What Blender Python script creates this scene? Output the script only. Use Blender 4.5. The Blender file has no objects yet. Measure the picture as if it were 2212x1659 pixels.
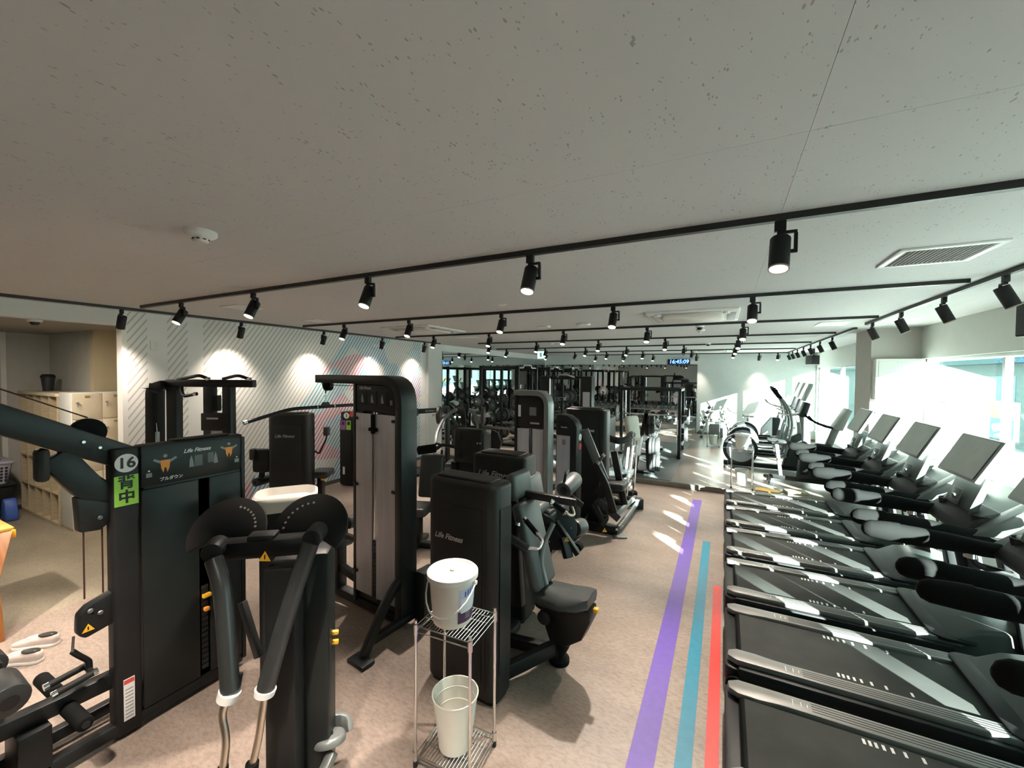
import bpy, bmesh, math, random
from mathutils import Vector as V, Matrix as M
random.seed(7)
sc = bpy.context.scene
COL = sc.collection
PI = math.pi
# ---------------------------------------------------------------- camera
FPX = 889.8; CXP, CYP = 1106.0, 829.5; CAM = V((0, 0, 2.1))
_vy = V((1564.6-CXP, 810.7-CYP, FPX)).normalized()
_vx = -V((-622-CXP, 792-CYP, FPX)).normalized()
_vx = (_vx - _vy*_vx.dot(_vy)).normalized()
_vz = _vx.cross(_vy)
if _vz.y > 0: _vz = -_vz
def _tow(c): return V((_vx.dot(c), _vy.dot(c), _vz.dot(c)))
CR, CD, CF = _tow(V((1,0,0))), _tow(V((0,1,0))), _tow(V((0,0,1)))
cd = bpy.data.cameras.new('camera'); cam = bpy.data.objects.new('camera', cd); COL.objects.link(cam)
cam.matrix_world = M(((CR.x,-CD.x,-CF.x,CAM.x),(CR.y,-CD.y,-CF.y,CAM.y),(CR.z,-CD.z,-CF.z,CAM.z),(0,0,0,1)))
cd.sensor_width = 36; cd.lens = FPX/2212*36; cd.clip_start = .05; cd.clip_end = 300
sc.camera = cam
def ray(px, py): return CR*(px-CXP)+CD*(py-CYP)+CF*FPX
def onz(px, py, z=0.): d = ray(px,py); return CAM+d*((z-CAM.z)/d.z)
def onx(px, py, x): d = ray(px,py); return CAM+d*(x/d.x)
def ony(px, py, y): d = ray(px,py); return CAM+d*(y/d.y)
def dep(px, py, d): return CAM+ray(px,py)*(d/FPX)
# ---------------------------------------------------------------- view, world, sun
vs = sc.view_settings
vs.view_transform = 'Standard'; vs.look = 'None'; vs.gamma = 1; vs.use_curve_mapping = False
vs.exposure = 0.28
W = bpy.data.worlds.new('world'); sc.world = W; W.use_nodes = True
bg = W.node_tree.nodes['Background']; bg.inputs[0].default_value = (.58,1.0,.95,1); bg.inputs[1].default_value = 3.3
sd = bpy.data.lights.new('sun','SUN'); so = bpy.data.objects.new('sun',sd); COL.objects.link(so)
sd.energy = 85; sd.angle = .009; sd.color = (.94,1,.94)
so.rotation_euler = V((-.62,.78,-.223)).to_track_quat('-Z','Y').to_euler(); so.location = (8,-8,8)
SPOT_W = 330.0
# ---------------------------------------------------------------- materials
MATS = {}
def mat(name, col, rough=.5, metal=0., bump=0., bscale=60., var=0., vscale=6., col2=None, emit=None, estr=0., spec=None, coat=0., stretch=(1,1,1)):
    if name in MATS: return MATS[name]
    m = bpy.data.materials.new(name); m.use_nodes = True; MATS[name] = m
    nt = m.node_tree; N = nt.nodes; L = nt.links; b = N['Principled BSDF']
    b.inputs['Base Color'].default_value = (*col,1); b.inputs['Roughness'].default_value = rough; b.inputs['Metallic'].default_value = metal
    if spec is not None: b.inputs['Specular IOR Level'].default_value = spec
    if coat: b.inputs['Coat Weight'].default_value = coat; b.inputs['Coat Roughness'].default_value = .15
    if emit: b.inputs['Emission Color'].default_value = (*emit,1); b.inputs['Emission Strength'].default_value = estr
    tc = N.new('ShaderNodeTexCoord'); mp = N.new('ShaderNodeMapping'); mp.inputs['Scale'].default_value = stretch
    L.new(tc.outputs['Object'], mp.inputs['Vector'])
    no = N.new('ShaderNodeTexNoise'); no.inputs['Scale'].default_value = vscale; no.inputs['Detail'].default_value = 6
    L.new(mp.outputs[0], no.inputs['Vector'])
    if var or col2:
        rp = N.new('ShaderNodeValToRGB'); L.new(no.outputs[0], rp.inputs[0])
        a = col2 or tuple(max(0,c*(1-var)) for c in col); c2 = col if col2 else tuple(min(1,c*(1+var)) for c in col)
        rp.color_ramp.elements[0].position = .35; rp.color_ramp.elements[1].position = .65
        rp.color_ramp.elements[0].color = (*a,1); rp.color_ramp.elements[1].color = (*c2,1)
        L.new(rp.outputs[0], b.inputs['Base Color'])
    if bump:
        n2 = N.new('ShaderNodeTexNoise'); n2.inputs['Scale'].default_value = bscale; n2.inputs['Detail'].default_value = 3
        L.new(mp.outputs[0], n2.inputs['Vector'])
        bp = N.new('ShaderNodeBump'); bp.inputs['Strength'].default_value = bump; bp.inputs['Distance'].default_value = .01
        L.new(n2.outputs[0], bp.inputs['Height']); L.new(bp.outputs[0], b.inputs['Normal'])
    return m
def nodes(m): return m.node_tree.nodes, m.node_tree.links, m.node_tree.nodes['Principled BSDF']
def math_(N, L, op, a, b=None, c=None):
    n = N.new('ShaderNodeMath'); n.operation = op
    for i, v in enumerate((a,b,c)):
        if v is None: continue
        if isinstance(v,(int,float)): n.inputs[i].default_value = v
        else: L.new(v, n.inputs[i])
    return n.outputs[0]
BLK = mat('black_powder_coat', (.010,.011,.0115), .42, bump=.08, bscale=400, var=.15, spec=.35)
BLK2 = mat('black_satin_plastic', (.013,.0135,.014), .5, bump=.06, bscale=500, var=.12, spec=.32)
SHR = mat('dark_shroud_plastic', (.015,.0145,.014), .46, bump=.10, bscale=600, var=.10, spec=.35)
GRN = mat('graphite_panel', (.013,.0165,.0165), .4, bump=.05, bscale=500, var=.1, spec=.32)
RUB = mat('black_rubber', (.009,.0095,.0095), .75, bump=.15, bscale=250, spec=.06)
UPH = mat('charcoal_upholstery', (.055,.064,.064), .42, bump=.12, bscale=350, var=.1)  # greenish cast of the lighting is put into this base colour
UPHB = mat('black_upholstery', (.028,.030,.030), .4, bump=.12, bscale=350, var=.1)
UPHC = mat('cream_upholstery', (.55,.54,.48), .5, bump=.1, bscale=300, var=.06)
CHR = mat('chrome', (.82,.81,.79), .14, 1., var=.03)
CHRW = mat('brushed_warm_steel', (.66,.60,.50), .28, 1., var=.05)
STL = mat('silver_metal', (.55,.56,.56), .3, 1., var=.06)
GRY = mat('grey_metal_paint', (.20,.215,.215), .35, .3, var=.08)
TRN = mat('mauve_grey_guard_panel', (.50,.50,.55), .34, .35, bump=.25, bscale=900, var=.07, stretch=(3,3,.3))
YEL = mat('yellow_plastic', (.85,.45,.03), .4, var=.05)
ORG = mat('orange_plastic', (.80,.28,.04), .4, var=.05)
WHT = mat('white_plastic', (.80,.79,.76), .38, var=.03)
CRM = mat('cream_plastic', (.76,.72,.64), .42, var=.04)
WPT = mat('white_wall_paint', (.74,.745,.73), .75, bump=.05, bscale=250, var=.02, vscale=2)
LOGO = mat('silver_print', (.45,.43,.42), .4, .3, var=.05)
LOGOW = mat('white_print', (.75,.75,.74), .5, var=.03)
INK = mat('black_print', (.012,.012,.012), .5, var=.05)
LIME = mat('lime_sticker', (.30,.62,.07), .55, var=.04)
PUR = mat('purple_floor_tape', (.115,.062,.33), .5, var=.06, vscale=20)
TEAL = mat('teal_floor_tape', (.012,.19,.29), .5, var=.06, vscale=20)
RED = mat('red_floor_tape', (.62,.036,.03), .5, var=.05, vscale=20)
REDP = mat('red_sticker', (.60,.08,.06), .5, var=.05)
BLU = mat('blue_print', (.05,.12,.45), .5, var=.05)
PRP = mat('deep_purple_print', (.05,.015,.07), .45, var=.1)
VIO = mat('violet_sticker', (.34,.12,.36), .5, var=.05)
LED = mat('clock_led', (.1,.2,.5), .5, emit=(.10,.30,1.), estr=4)
EXIT = mat('exit_sign_face', (.5,.9,.85), .5, emit=(.55,1.,.95), estr=1.6)
LAMPON = mat('lit_lamp_lens', (1,.9,.75), .3, emit=(1,.86,.66), estr=24)
LAMPOFF = mat('unlit_lamp_lens', (.25,.24,.22), .2, var=.05)
BELT = mat('treadmill_belt', (.048,.050,.047), .65, bump=.1, bscale=700, var=.08, spec=.07)
RAIL = mat('treadmill_side_rail', (.20,.195,.185), .45, .2, var=.06)
TMG = mat('treadmill_grey_plastic', (.075,.086,.082), .4, bump=.05, bscale=400, var=.08)
TMS = mat('treadmill_console_back', (.34,.37,.35), .45, bump=.05, bscale=400, var=.06)  # lightened base colour holds the glare on the console housing
WIRE = mat('chrome_wire', (.75,.74,.72), .2, 1., var=.03)
BINM = mat('cream_bin_plastic', (.70,.70,.63), .4, var=.03)
LOCK = mat('locker_cream', (.66,.58,.44), .5, var=.04)
LOCKS = mat('locker_side_white', (.66,.67,.66), .45, var=.03)
WOODL = mat('pale_birch_board', (.52,.44,.31), .5, var=.10, vscale=8, stretch=(1,1,8))
WOODO = mat('orange_wood', (.27,.10,.022), .45, var=.18, vscale=6, stretch=(1,6,1))
YWD = mat('yellow_wood_edge', (.48,.29,.07), .45, var=.1)
LIL = mat('lilac_basket_plastic', (.50,.49,.62), .45, var=.05)
PLATE = mat('weight_plate_rubber', (.03,.032,.032), .5, bump=.08, bscale=200, var=.1)
PLATEG = mat('weight_plate_grey', (.13,.137,.135), .5, .1, var=.1)
MATG = mat('grey_gym_mat', (.095,.108,.108), .6, bump=.12, bscale=200, var=.1)
OLV = mat('olive_vinyl', (.20,.18,.09), .5, var=.1)
AMB = mat('amber_vinyl', (.70,.40,.12), .5, var=.1)
# ---------------------------------------------------------------- mesh helpers
class G:
    def __init__(s): s.b = bmesh.new()
    def _v(s, pts): return [s.b.verts.new(p) for p in pts]
    def _f(s, vs):
        try: return s.b.faces.new(vs)
        except ValueError: return None
    def box(s, c, d, rz=0, rx=0, ry=0):
        m = M.Translation(V(c)) @ M.Rotation(rz,4,'Z') @ M.Rotation(ry,4,'Y') @ M.Rotation(rx,4,'X')
        x,y,z = d[0]/2,d[1]/2,d[2]/2
        v = s._v([m@V(p) for p in ((-x,-y,-z),(x,-y,-z),(x,y,-z),(-x,y,-z),(-x,-y,z),(x,-y,z),(x,y,z),(-x,y,z))])
        for q in ((0,3,2,1),(4,5,6,7),(0,1,5,4),(1,2,6,5),(2,3,7,6),(3,0,4,7)): s._f([v[i] for i in q])
        return s
    def bx(s, x0,x1,y0,y1,z0,z1): return s.box(((x0+x1)/2,(y0+y1)/2,(z0+z1)/2),(x1-x0,y1-y0,z1-z0))
    def beam(s, p, q, w, h, up=(0,0,1)):
        p,q = V(p),V(q); d = (q-p).normalized(); u = V(up)
        if abs(d.dot(u)) > .98: u = V((0,1,0))
        a = d.cross(u).normalized(); c = a.cross(d).normalized()
        v = s._v([e+a*i*w/2+c*j*h/2 for e in (p,q) for i,j in ((-1,-1),(1,-1),(1,1),(-1,1))])
        for f in ((0,3,2,1),(4,5,6,7),(0,1,5,4),(1,2,6,5),(2,3,7,6),(3,0,4,7)): s._f([v[i] for i in f])
        return s
    def cyl(s, p, q, r, r2=None, n=16, cap=True):
        p,q = V(p),V(q); r2 = r if r2 is None else r2; d = (q-p).normalized()
        u = V((0,0,1)) if abs(d.z) < .95 else V((1,0,0)); a = d.cross(u).normalized(); c = a.cross(d)
        A = s._v([p+(a*math.cos(t)+c*math.sin(t))*r for t in [2*PI*i/n for i in range(n)]])
        B = s._v([q+(a*math.cos(t)+c*math.sin(t))*r2 for t in [2*PI*i/n for i in range(n)]])
        for i in range(n): s._f([A[i],A[(i+1)%n],B[(i+1)%n],B[i]])
        if cap: s._f(A[::-1]); s._f(B)
        return s
    def tube(s, pts, r, n=10, fil=0., seg=4, cap=True, closed=False):
        pts = [V(p) for p in pts]
        if fil: pts = fillet(pts, fil, seg)
        k = len(pts); rs = r if isinstance(r,(list,tuple)) else [r]*k
        if len(rs) != k: rs = [r[0]+(r[-1]-r[0])*i/(k-1) for i in range(k)]
        rings = []; d0 = None; a = None
        for i,p in enumerate(pts):
            if closed: d = (pts[(i+1)%k]-pts[i-1]).normalized()
            else: d = ((pts[min(i+1,k-1)]-pts[max(i-1,0)])).normalized()
            if a is None:
                u = V((0,0,1)) if abs(d.z) < .95 else V((1,0,0)); a = d.cross(u).normalized()
            else:
                a = (a-d*a.dot(d)).normalized()
            c = d.cross(a)
            rings.append(s._v([p+(a*math.cos(t)+c*math.sin(t))*rs[i] for t in [2*PI*j/n for j in range(n)]]))
        for i in range(k if closed else k-1):
            A,B = rings[i],rings[(i+1)%k]
            for j in range(n): s._f([A[j],A[(j+1)%n],B[(j+1)%n],B[j]])
        if cap and not closed: s._f(rings[0][::-1]); s._f(rings[-1])
        return s
    def strip(s, pts, w, h, fil=0., seg=4, up=(0,0,1)):
        """flat-bar swept along pts, cross-section w (sideways) x h (along up-ish)"""
        pts = [V(p) for p in pts]
        if fil: pts = fillet(pts, fil, seg)
        k = len(pts); R = []
        for i,p in enumerate(pts):
            d = (pts[min(i+1,k-1)]-pts[max(i-1,0)]).normalized(); u = V(up)
            a = d.cross(u); a = a.normalized() if a.length > .05 else V((1,0,0)); c = a.cross(d).normalized()
            R.append(s._v([p+a*i2*w/2+c*j*h/2 for i2,j in ((-1,-1),(1,-1),(1,1),(-1,1))]))
        for i in range(k-1):
            A,B = R[i],R[i+1]
            for j in range(4): s._f([A[j],A[(j+1)%4],B[(j+1)%4],B[j]])
        s._f(R[0][::-1]); s._f(R[-1]); return s
    def prism(s, pts, lo, hi, ax='z'):
        """closed 2D outline extruded along axis ax from lo to hi"""
        def P(u,v,w): return {'z':(u,v,w),'y':(u,w,v),'x':(w,u,v)}[ax]
        A = s._v([P(u,v,lo) for u,v in pts]); B = s._v([P(u,v,hi) for u,v in pts]); n = len(pts)
        s._f(A[::-1]); s._f(B)
        for i in range(n): s._f([A[i],A[(i+1)%n],B[(i+1)%n],B[i]])
        return s
    def lathe(s, prof, n=20, o=(0,0,0), sx=1., sy=1.):
        o = V(o); R = []
        for r,z in prof:
            R.append(s._v([o+V((r*sx*math.cos(2*PI*j/n), r*sy*math.sin(2*PI*j/n), z)) for j in range(n)]) if r > 1e-5 else s._v([o+V((0,0,z))]))
        for A,B in zip(R,R[1:]):
            for j in range(n):
                if len(A)==1 and len(B)>1: s._f([A[0],B[(j+1)%n],B[j]])
                elif len(B)==1 and len(A)>1: s._f([A[j],A[(j+1)%n],B[0]])
                elif len(A)>1: s._f([A[j],A[(j+1)%n],B[(j+1)%n],B[j]])
        return s
    def quad(s, a,b,c,d): s._f(s._v([a,b,c,d])); return s
    def loft(s, rings, cap=True):
        R = [s._v(r) for r in rings]; n = len(R[0])
        for A,B in zip(R,R[1:]):
            for j in range(n): s._f([A[j],A[(j+1)%n],B[(j+1)%n],B[j]])
        if cap: s._f(R[0][::-1]); s._f(R[-1])
        return s
    def mesh(s, name, m, bevel=0., seg=2, smooth=True, ang=38):
        b = s.b
        bmesh.ops.recalc_face_normals(b, faces=b.faces[:])
        if bevel:
            ed = [e for e in b.edges if len(e.link_faces)==2 and e.calc_face_angle(0) > .6]
            if ed: bmesh.ops.bevel(b, geom=ed, offset=bevel, segments=seg, profile=.5, affect='EDGES', clamp_overlap=True)
        me = bpy.data.meshes.new(name); b.to_mesh(me); b.free()
        if m: me.materials.append(m)
        if smooth:
            me.polygons.foreach_set('use_smooth', [True]*len(me.polygons)); me.set_sharp_from_angle(angle=math.radians(ang))
        return me
    def obj(s, name, m, parent=None, bevel=0., seg=2, smooth=True, loc=None, rz=0., ang=38):
        o = bpy.data.objects.new(name, s.mesh(name, m, bevel, seg, smooth, ang)); COL.objects.link(o)
        if parent: o.parent = parent
        if loc is not None: o.location = loc
        if rz: o.rotation_euler = (0,0,rz)
        return o
def fillet(pts, rad, seg=4):
    out = [pts[0]]
    for i in range(1,len(pts)-1):
        p,a,b = pts[i],pts[i-1],pts[i+1]; u = (a-p); w = (b-p); t = min(rad, u.length*.48, w.length*.48)
        u = u.normalized()*t; w = w.normalized()*t
        for k in range(seg+1):
            f = k/seg; out.append((p+u)*(1-f)**2 + p*2*f*(1-f) + (p+w)*f*f)
    out.append(pts[-1]); return out
def rr(x0,x1,y0,y1,r,seg=4):
    o = []
    for cx,cy,a in ((x1-r,y1-r,0),(x0+r,y1-r,90),(x0+r,y0+r,180),(x1-r,y0+r,270)):
        for k in range(seg+1):
            t = math.radians(a+90*k/seg); o.append((cx+r*math.cos(t), cy+r*math.sin(t)))
    return o
def link(o, parent=None):
    COL.objects.link(o)
    if parent: o.parent = parent
    return o
def thing(name, label, cat, loc=(0,0,0), rz=0., group=None):
    o = bpy.data.objects.new(name, None); COL.objects.link(o); o.empty_display_size = .1
    o.location = loc; o.rotation_euler = (0,0,rz); tag(o, label, cat, group); return o
def tag(o, label=None, cat=None, group=None, kind=None):
    if label: o['label'] = label
    if cat: o['category'] = cat
    if group: o['group'] = group
    if kind: o['kind'] = kind
    return o
def struct(name, g, m, parent=None, **k):
    o = g.obj(name, m, parent, **k)
    if not parent: o['kind'] = 'structure'
    return o
def copy_tree(o, parent=None):
    c = o.copy(); COL.objects.link(c); c.parent = parent
    for ch in list(o.children): copy_tree(ch, c)
    return c
def text(name, s, size, m, parent, mtx, depth=.0008, shear=0., bold=0.):
    cu = bpy.data.curves.new(name,'FONT'); cu.body = s; cu.size = size; cu.extrude = depth; cu.align_x = 'CENTER'; cu.align_y = 'CENTER'; cu.shear = shear; cu.offset = bold
    t = bpy.data.objects.new(name, cu); COL.objects.link(t); dg = bpy.context.evaluated_depsgraph_get(); dg.update()
    me = bpy.data.meshes.new_from_object(t.evaluated_get(dg)); bpy.data.objects.remove(t); me.materials.clear(); me.materials.append(m)
    o = bpy.data.objects.new(name, me); COL.objects.link(o)
    if parent: o.parent = parent
    o.matrix_local = mtx; return o
def face_mtx(loc, n, up=(0,0,1)):
    """text frame: reads along x, faces direction n"""
    n = V(n).normalized(); x = V(up).cross(n).normalized(); y = n.cross(x)
    return M(((x.x,y.x,n.x,loc[0]),(x.y,y.y,n.y,loc[1]),(x.z,y.z,n.z,loc[2]),(0,0,0,1)))
# ================================================================ the setting
CZ = 2.82; XL, XR, YB, YF = -6.5, 2.5, 15.4, -4.0
# --- floor material: worn vinyl, brownish grey
def floor_mat(name, c1, c2, c3, rough=.42):
    m = mat(name, c1, rough); N,L,b = nodes(m)
    tc = N.new('ShaderNodeTexCoord'); mp = N.new('ShaderNodeMapping'); mp.inputs['Rotation'].default_value = (0,0,.7); mp.inputs['Scale'].default_value = (1,2.2,1)
    L.new(tc.outputs['Object'], mp.inputs[0])
    n1 = N.new('ShaderNodeTexNoise'); n1.inputs['Scale'].default_value = 1.6; n1.inputs['Detail'].default_value = 10; n1.inputs['Roughness'].default_value = .68; L.new(mp.outputs[0], n1.inputs['Vector'])
    n2 = N.new('ShaderNodeTexNoise'); n2.inputs['Scale'].default_value = 24; n2.inputs['Detail'].default_value = 8; n2.inputs['Roughness'].default_value = .7; L.new(mp.outputs[0], n2.inputs['Vector'])
    r1 = N.new('ShaderNodeValToRGB'); L.new(n1.outputs[0], r1.inputs[0])
    e = r1.color_ramp.elements; e[0].position = .33; e[0].color = (*c2,1); e[1].position = .66; e[1].color = (*c1,1)
    r2 = N.new('ShaderNodeValToRGB'); L.new(n2.outputs[0], r2.inputs[0])
    e = r2.color_ramp.elements; e[0].position = .36; e[0].color = (*c3,1); e[1].position = .56; e[1].color = (1,1,1,1)
    mx = N.new('ShaderNodeMix'); mx.data_type = 'RGBA'; mx.blend_type = 'MULTIPLY'; mx.inputs[0].default_value = .7
    L.new(r1.outputs[0], mx.inputs[6]); L.new(r2.outputs[0], mx.inputs[7]); L.new(mx.outputs[2], b.inputs['Base Color'])
    bp = N.new('ShaderNodeBump'); bp.inputs['Strength'].default_value = .06; bp.inputs['Distance'].default_value = .01; L.new(n2.outputs[0], bp.inputs['Height']); L.new(bp.outputs[0], b.inputs['Normal'])
    return m
FLOOR = floor_mat('brown_vinyl_floor', (.315,.25,.212), (.225,.178,.150), (.58,.55,.53))
FLOORL = floor_mat('beige_entry_floor', (.32,.28,.215), (.23,.20,.155), (.70,.68,.62))
FLOORP = floor_mat('grey_platform_floor', (.31,.265,.23), (.225,.19,.165), (.62,.60,.57), .28)
struct('floor', G().bx(-5.15,3.,YF,8.2,-.1,0), FLOOR, smooth=False)
struct('floor_entry', G().bx(-12,-5.15,YF,8.2,-.1,0), FLOORL, smooth=False)
struct('floor_gym_left', G().bx(-6.6,-5.15,2.3,8.2,-.02,.0015), FLOOR, smooth=False)
struct('floor_platform', G().bx(-6.6,3.,8.2,YB+.2,-.1,.09), FLOORP, smooth=False)
TRIMS = mat('step_trim_metal', (.17,.15,.13), .35, .4, var=.15)
struct('trim_1', G().bx(-6.4,2.5,8.17,8.20,0,.094).bx(-6.4,2.5,8.20,8.25,.09,.094), TRIMS, bevel=.003)
for i,(x0,x1,y0,y1) in enumerate(((-2.6,-.86,8.22,10.6),(-2.6,-.86,10.6,13.0),(-4.4,-2.6,8.22,10.6),(-4.4,-2.6,10.6,13.0))):
    o = G().bx(x0+.003,x1-.003,y0+.035,y1-.003,.094,.102).obj('floor_mat', MATG, None, bevel=.003)
    tag(o, ('grey rubber gym mat on the platform beside the step, under the plate tree','grey rubber gym mat on the platform under the smith rack','grey rubber gym mat on the platform, near row against the racks','grey rubber gym mat on the platform, far row against the racks')[i],'mat','grey mats on the raised platform')
# floor tape
for n,m,px in (('purple_tape',PUR,((-.43,-.295),7.55)),('teal_tape',TEAL,((-.20,-.115),5.71)),('red_tape',RED,((-.055,.015),4.545))):
    (x0,x1),y1 = px
    o = G().bx(x0,x1,-1.5,y1,.0003,.0022).obj(n, m, None, smooth=False)
    tag(o, {'purple_tape':'wide purple tape line on the floor, longest of three','teal_tape':'teal tape line on the floor between purple and red','red_tape':'narrow red tape line beside the treadmill ends'}[n],'floor tape')
# --- ceiling: rock-wool panels with fissures
m = mat('fissured_ceiling_panel', (.65,.645,.635), .85); N,L,b = nodes(m)
tc = N.new('ShaderNodeTexCoord'); ge = N.new('ShaderNodeNewGeometry')
mp = N.new('ShaderNodeMapping'); mp.inputs['Rotation'].default_value = (0,0,-.35); mp.inputs['Scale'].default_value = (80,34,80); L.new(ge.outputs['Position'], mp.inputs[0])
vo = N.new('ShaderNodeTexVoronoi'); vo.inputs['Scale'].default_value = 1.; vo.inputs['Randomness'].default_value = 1
n0 = N.new('ShaderNodeTexNoise'); n0.inputs['Scale'].default_value = .8; n0.inputs['Detail'].default_value = 4; L.new(mp.outputs[0], n0.inputs['Vector'])
va = N.new('ShaderNodeVectorMath'); va.operation = 'MULTIPLY_ADD'; L.new(n0.outputs['Color'], va.inputs[0]); va.inputs[1].default_value = (.9,.9,.9); L.new(mp.outputs[0], va.inputs[2]); L.new(va.outputs[0], vo.inputs['Vector'])
n3 = N.new('ShaderNodeTexNoise'); n3.inputs['Scale'].default_value = .33; n3.inputs['Detail'].default_value = 2; L.new(mp.outputs[0], n3.inputs['Vector'])
thr = math_(N,L,'MULTIPLY', math_(N,L,'SUBTRACT', n3.outputs[0], .37), .80)
pit = math_(N,L,'LESS_THAN', vo.outputs['Distance'], thr)
n4 = N.new('ShaderNodeTexNoise'); n4.inputs['Scale'].default_value = 90; n4.inputs['Detail'].default_value = 4; L.new(ge.outputs['Position'], n4.inputs['Vector'])
hgt = math_(N,L,'SUBTRACT', math_(N,L,'MULTIPLY', n4.outputs[0], .12), pit)
bp = N.new('ShaderNodeBump'); bp.inputs['Strength'].default_value = .5; bp.inputs['Distance'].default_value = .004; L.new(hgt, bp.inputs['Height']); L.new(bp.outputs[0], b.inputs['Normal'])
rp = N.new('ShaderNodeValToRGB'); L.new(pit, rp.inputs[0]); rp.color_ramp.elements[0].color = (.65,.645,.635,1); rp.color_ramp.elements[1].color = (.40,.38,.36,1); L.new(rp.outputs[0], b.inputs['Base Color'])
CEIL = m
ceil = struct('ceiling', G().bx(XL-.1,XR+.3,YF,YB+.1,CZ+.004,CZ+.06), mat('ceiling_backing',(.55,.53,.50),.9,var=.02))
pm = {}
xs = [XL-.1]+[.21+1.82*k for k in range(-3,2)]+[XR+.3]; ys = [YF]+[1.49+1.82*k for k in range(-3,8)]+[YB+.1]
for i in range(len(xs)-1):
    for j in range(len(ys)-1):
        w,d = round(xs[i+1]-xs[i],3), round(ys[j+1]-ys[j],3)
        if (w,d) not in pm: pm[(w,d)] = G().bx(.0006,w-.0006,.0006,d-.0006,0,.012).mesh('ceiling_panel', CEIL, smooth=False)
        o = link(bpy.data.objects.new('ceiling_panel', pm[(w,d)]), ceil); o.location = (xs[i],ys[j],CZ)
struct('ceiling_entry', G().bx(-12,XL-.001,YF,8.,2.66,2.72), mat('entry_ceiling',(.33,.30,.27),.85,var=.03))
# --- striped wall on the left: printed diagonal stripes
m = mat('striped_mural', (.82,.81,.785), .7); N,L,b = nodes(m)
ge = N.new('ShaderNodeNewGeometry'); sp = N.new('ShaderNodeSeparateXYZ'); L.new(ge.outputs['Position'], sp.inputs[0]); Yc,Zc = sp.outputs[1],sp.outputs[2]
u = math_(N,L,'SUBTRACT', Zc, math_(N,L,'MULTIPLY', Yc, 1.45)); fr = math_(N,L,'FRACT', math_(N,L,'DIVIDE', u, .105))
line = math_(N,L,'LESS_THAN', fr, .31)
# plain upright bands with no print
def band(a,b_): return math_(N,L,'MULTIPLY', math_(N,L,'GREATER_THAN', Yc, a), math_(N,L,'LESS_THAN', Yc, b_))
gap = math_(N,L,'ADD', math_(N,L,'ADD', band(2.53,2.74), band(2.97,3.16)), math_(N,L,'ADD', band(2.2,2.33), band(7.80,8.1)))
line = math_(N,L,'MULTIPLY', line, math_(N,L,'SUBTRACT', 1., math_(N,L,'MINIMUM', gap, 1.)))
cb = N.new('ShaderNodeCombineXYZ'); L.new(Yc, cb.inputs[0]); L.new(Zc, cb.inputs[1])
mpb = N.new('ShaderNodeMapping'); mpb.inputs['Rotation'].default_value = (0,0,.8); mpb.inputs['Scale'].default_value = (1.3,1.9,1); mpb.inputs['Location'].default_value = (3.3,1.7,0); L.new(cb.outputs[0], mpb.inputs[0])
vb = N.new('ShaderNodeTexVoronoi'); vb.inputs['Scale'].default_value = 1.35; L.new(mpb.outputs[0], vb.inputs['Vector'])
rb = N.new('ShaderNodeSeparateColor'); L.new(vb.outputs['Color'], rb.inputs[0])
rp = N.new('ShaderNodeValToRGB'); L.new(rb.outputs[0], rp.inputs[0]); rp.color_ramp.interpolation = 'CONSTANT'
cols = [(0,(.10,.34,.50)),(.16,(.56,.54,.51)),(.30,(.08,.36,.46)),(.50,(.58,.10,.20)),(.64,(.24,.14,.34)),(.74,(.56,.54,.51)),(.84,(.06,.28,.50))]
el = rp.color_ramp.elements
for i,(p,c) in enumerate(cols):
    e = el[i] if i < 2 else el.new(p)
    e.position = p; e.color = (*c,1)
nearw = math_(N,L,'GREATER_THAN', math_(N,L,'ADD', Yc, math_(N,L,'MULTIPLY', math_(N,L,'SUBTRACT', 1.4, Zc), .8)), 4.55)
mc = N.new('ShaderNodeMix'); mc.data_type = 'RGBA'; L.new(nearw, mc.inputs[0]); mc.inputs[6].default_value = (.55,.53,.50,1); L.new(rp.outputs[0], mc.inputs[7])
ml = N.new('ShaderNodeMix'); ml.data_type = 'RGBA'; L.new(line, ml.inputs[0]); tb = N.new('ShaderNodeMix'); tb.data_type = 'RGBA'; L.new(math_(N,L,'MULTIPLY', nearw, .14), tb.inputs[0]); tb.inputs[6].default_value = (.84,.83,.80,1); L.new(rp.outputs[0], tb.inputs[7]); L.new(tb.outputs[2], ml.inputs[6]); L.new(mc.outputs[2], ml.inputs[7]); L.new(ml.outputs[2], b.inputs['Base Color'])
struct('wall_left', G().bx(XL-.14,XL,2.28,8.0,0,CZ), m, smooth=False)
struct('wall_left_mirror', G().bx(XL-.14,-6.42,8.0,YB,0,CZ), WPT, smooth=False)
BASEB = mat('dark_baseboard', (.10,.085,.075), .5, var=.1)
struct('baseboard_left', G().bx(XL,XL+.012,2.28,8.0,0,.07), BASEB)
# --- entry with lockers
struct('wall_entry_header', G().bx(XL-.14,XL,YF,2.28,2.64,CZ), WPT, smooth=False)
WGR = mat('grey_entry_wall', (.56,.55,.53), .8, var=.03); WBG = mat('beige_entry_wall', (.62,.54,.38), .8, var=.03)
struct('wall_entry_side', G().bx(-9.85,-9.7,2.0,2.6,0,2.66), WGR, smooth=False)
struct('wall_entry_back', G().bx(-9.7,-8.12,2.5,2.62,0,2.66), WGR, smooth=False)
struct('wall_entry_beige', G().bx(-8.12,-8.0,2.49,3.2,0,2.66), WBG, smooth=False)
struct('wall_entry_end', G().bx(-8.0,XL-.14,3.1,3.2,0,2.66), WBG, smooth=False)
struct('wall_entry_far', G().bx(-12.1,-12,YF,8,0,2.7), WBG, smooth=False)
struct('trim_2', G().bx(-9.70,-9.66,1.985,2.04,0,2.66), WHT)
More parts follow.
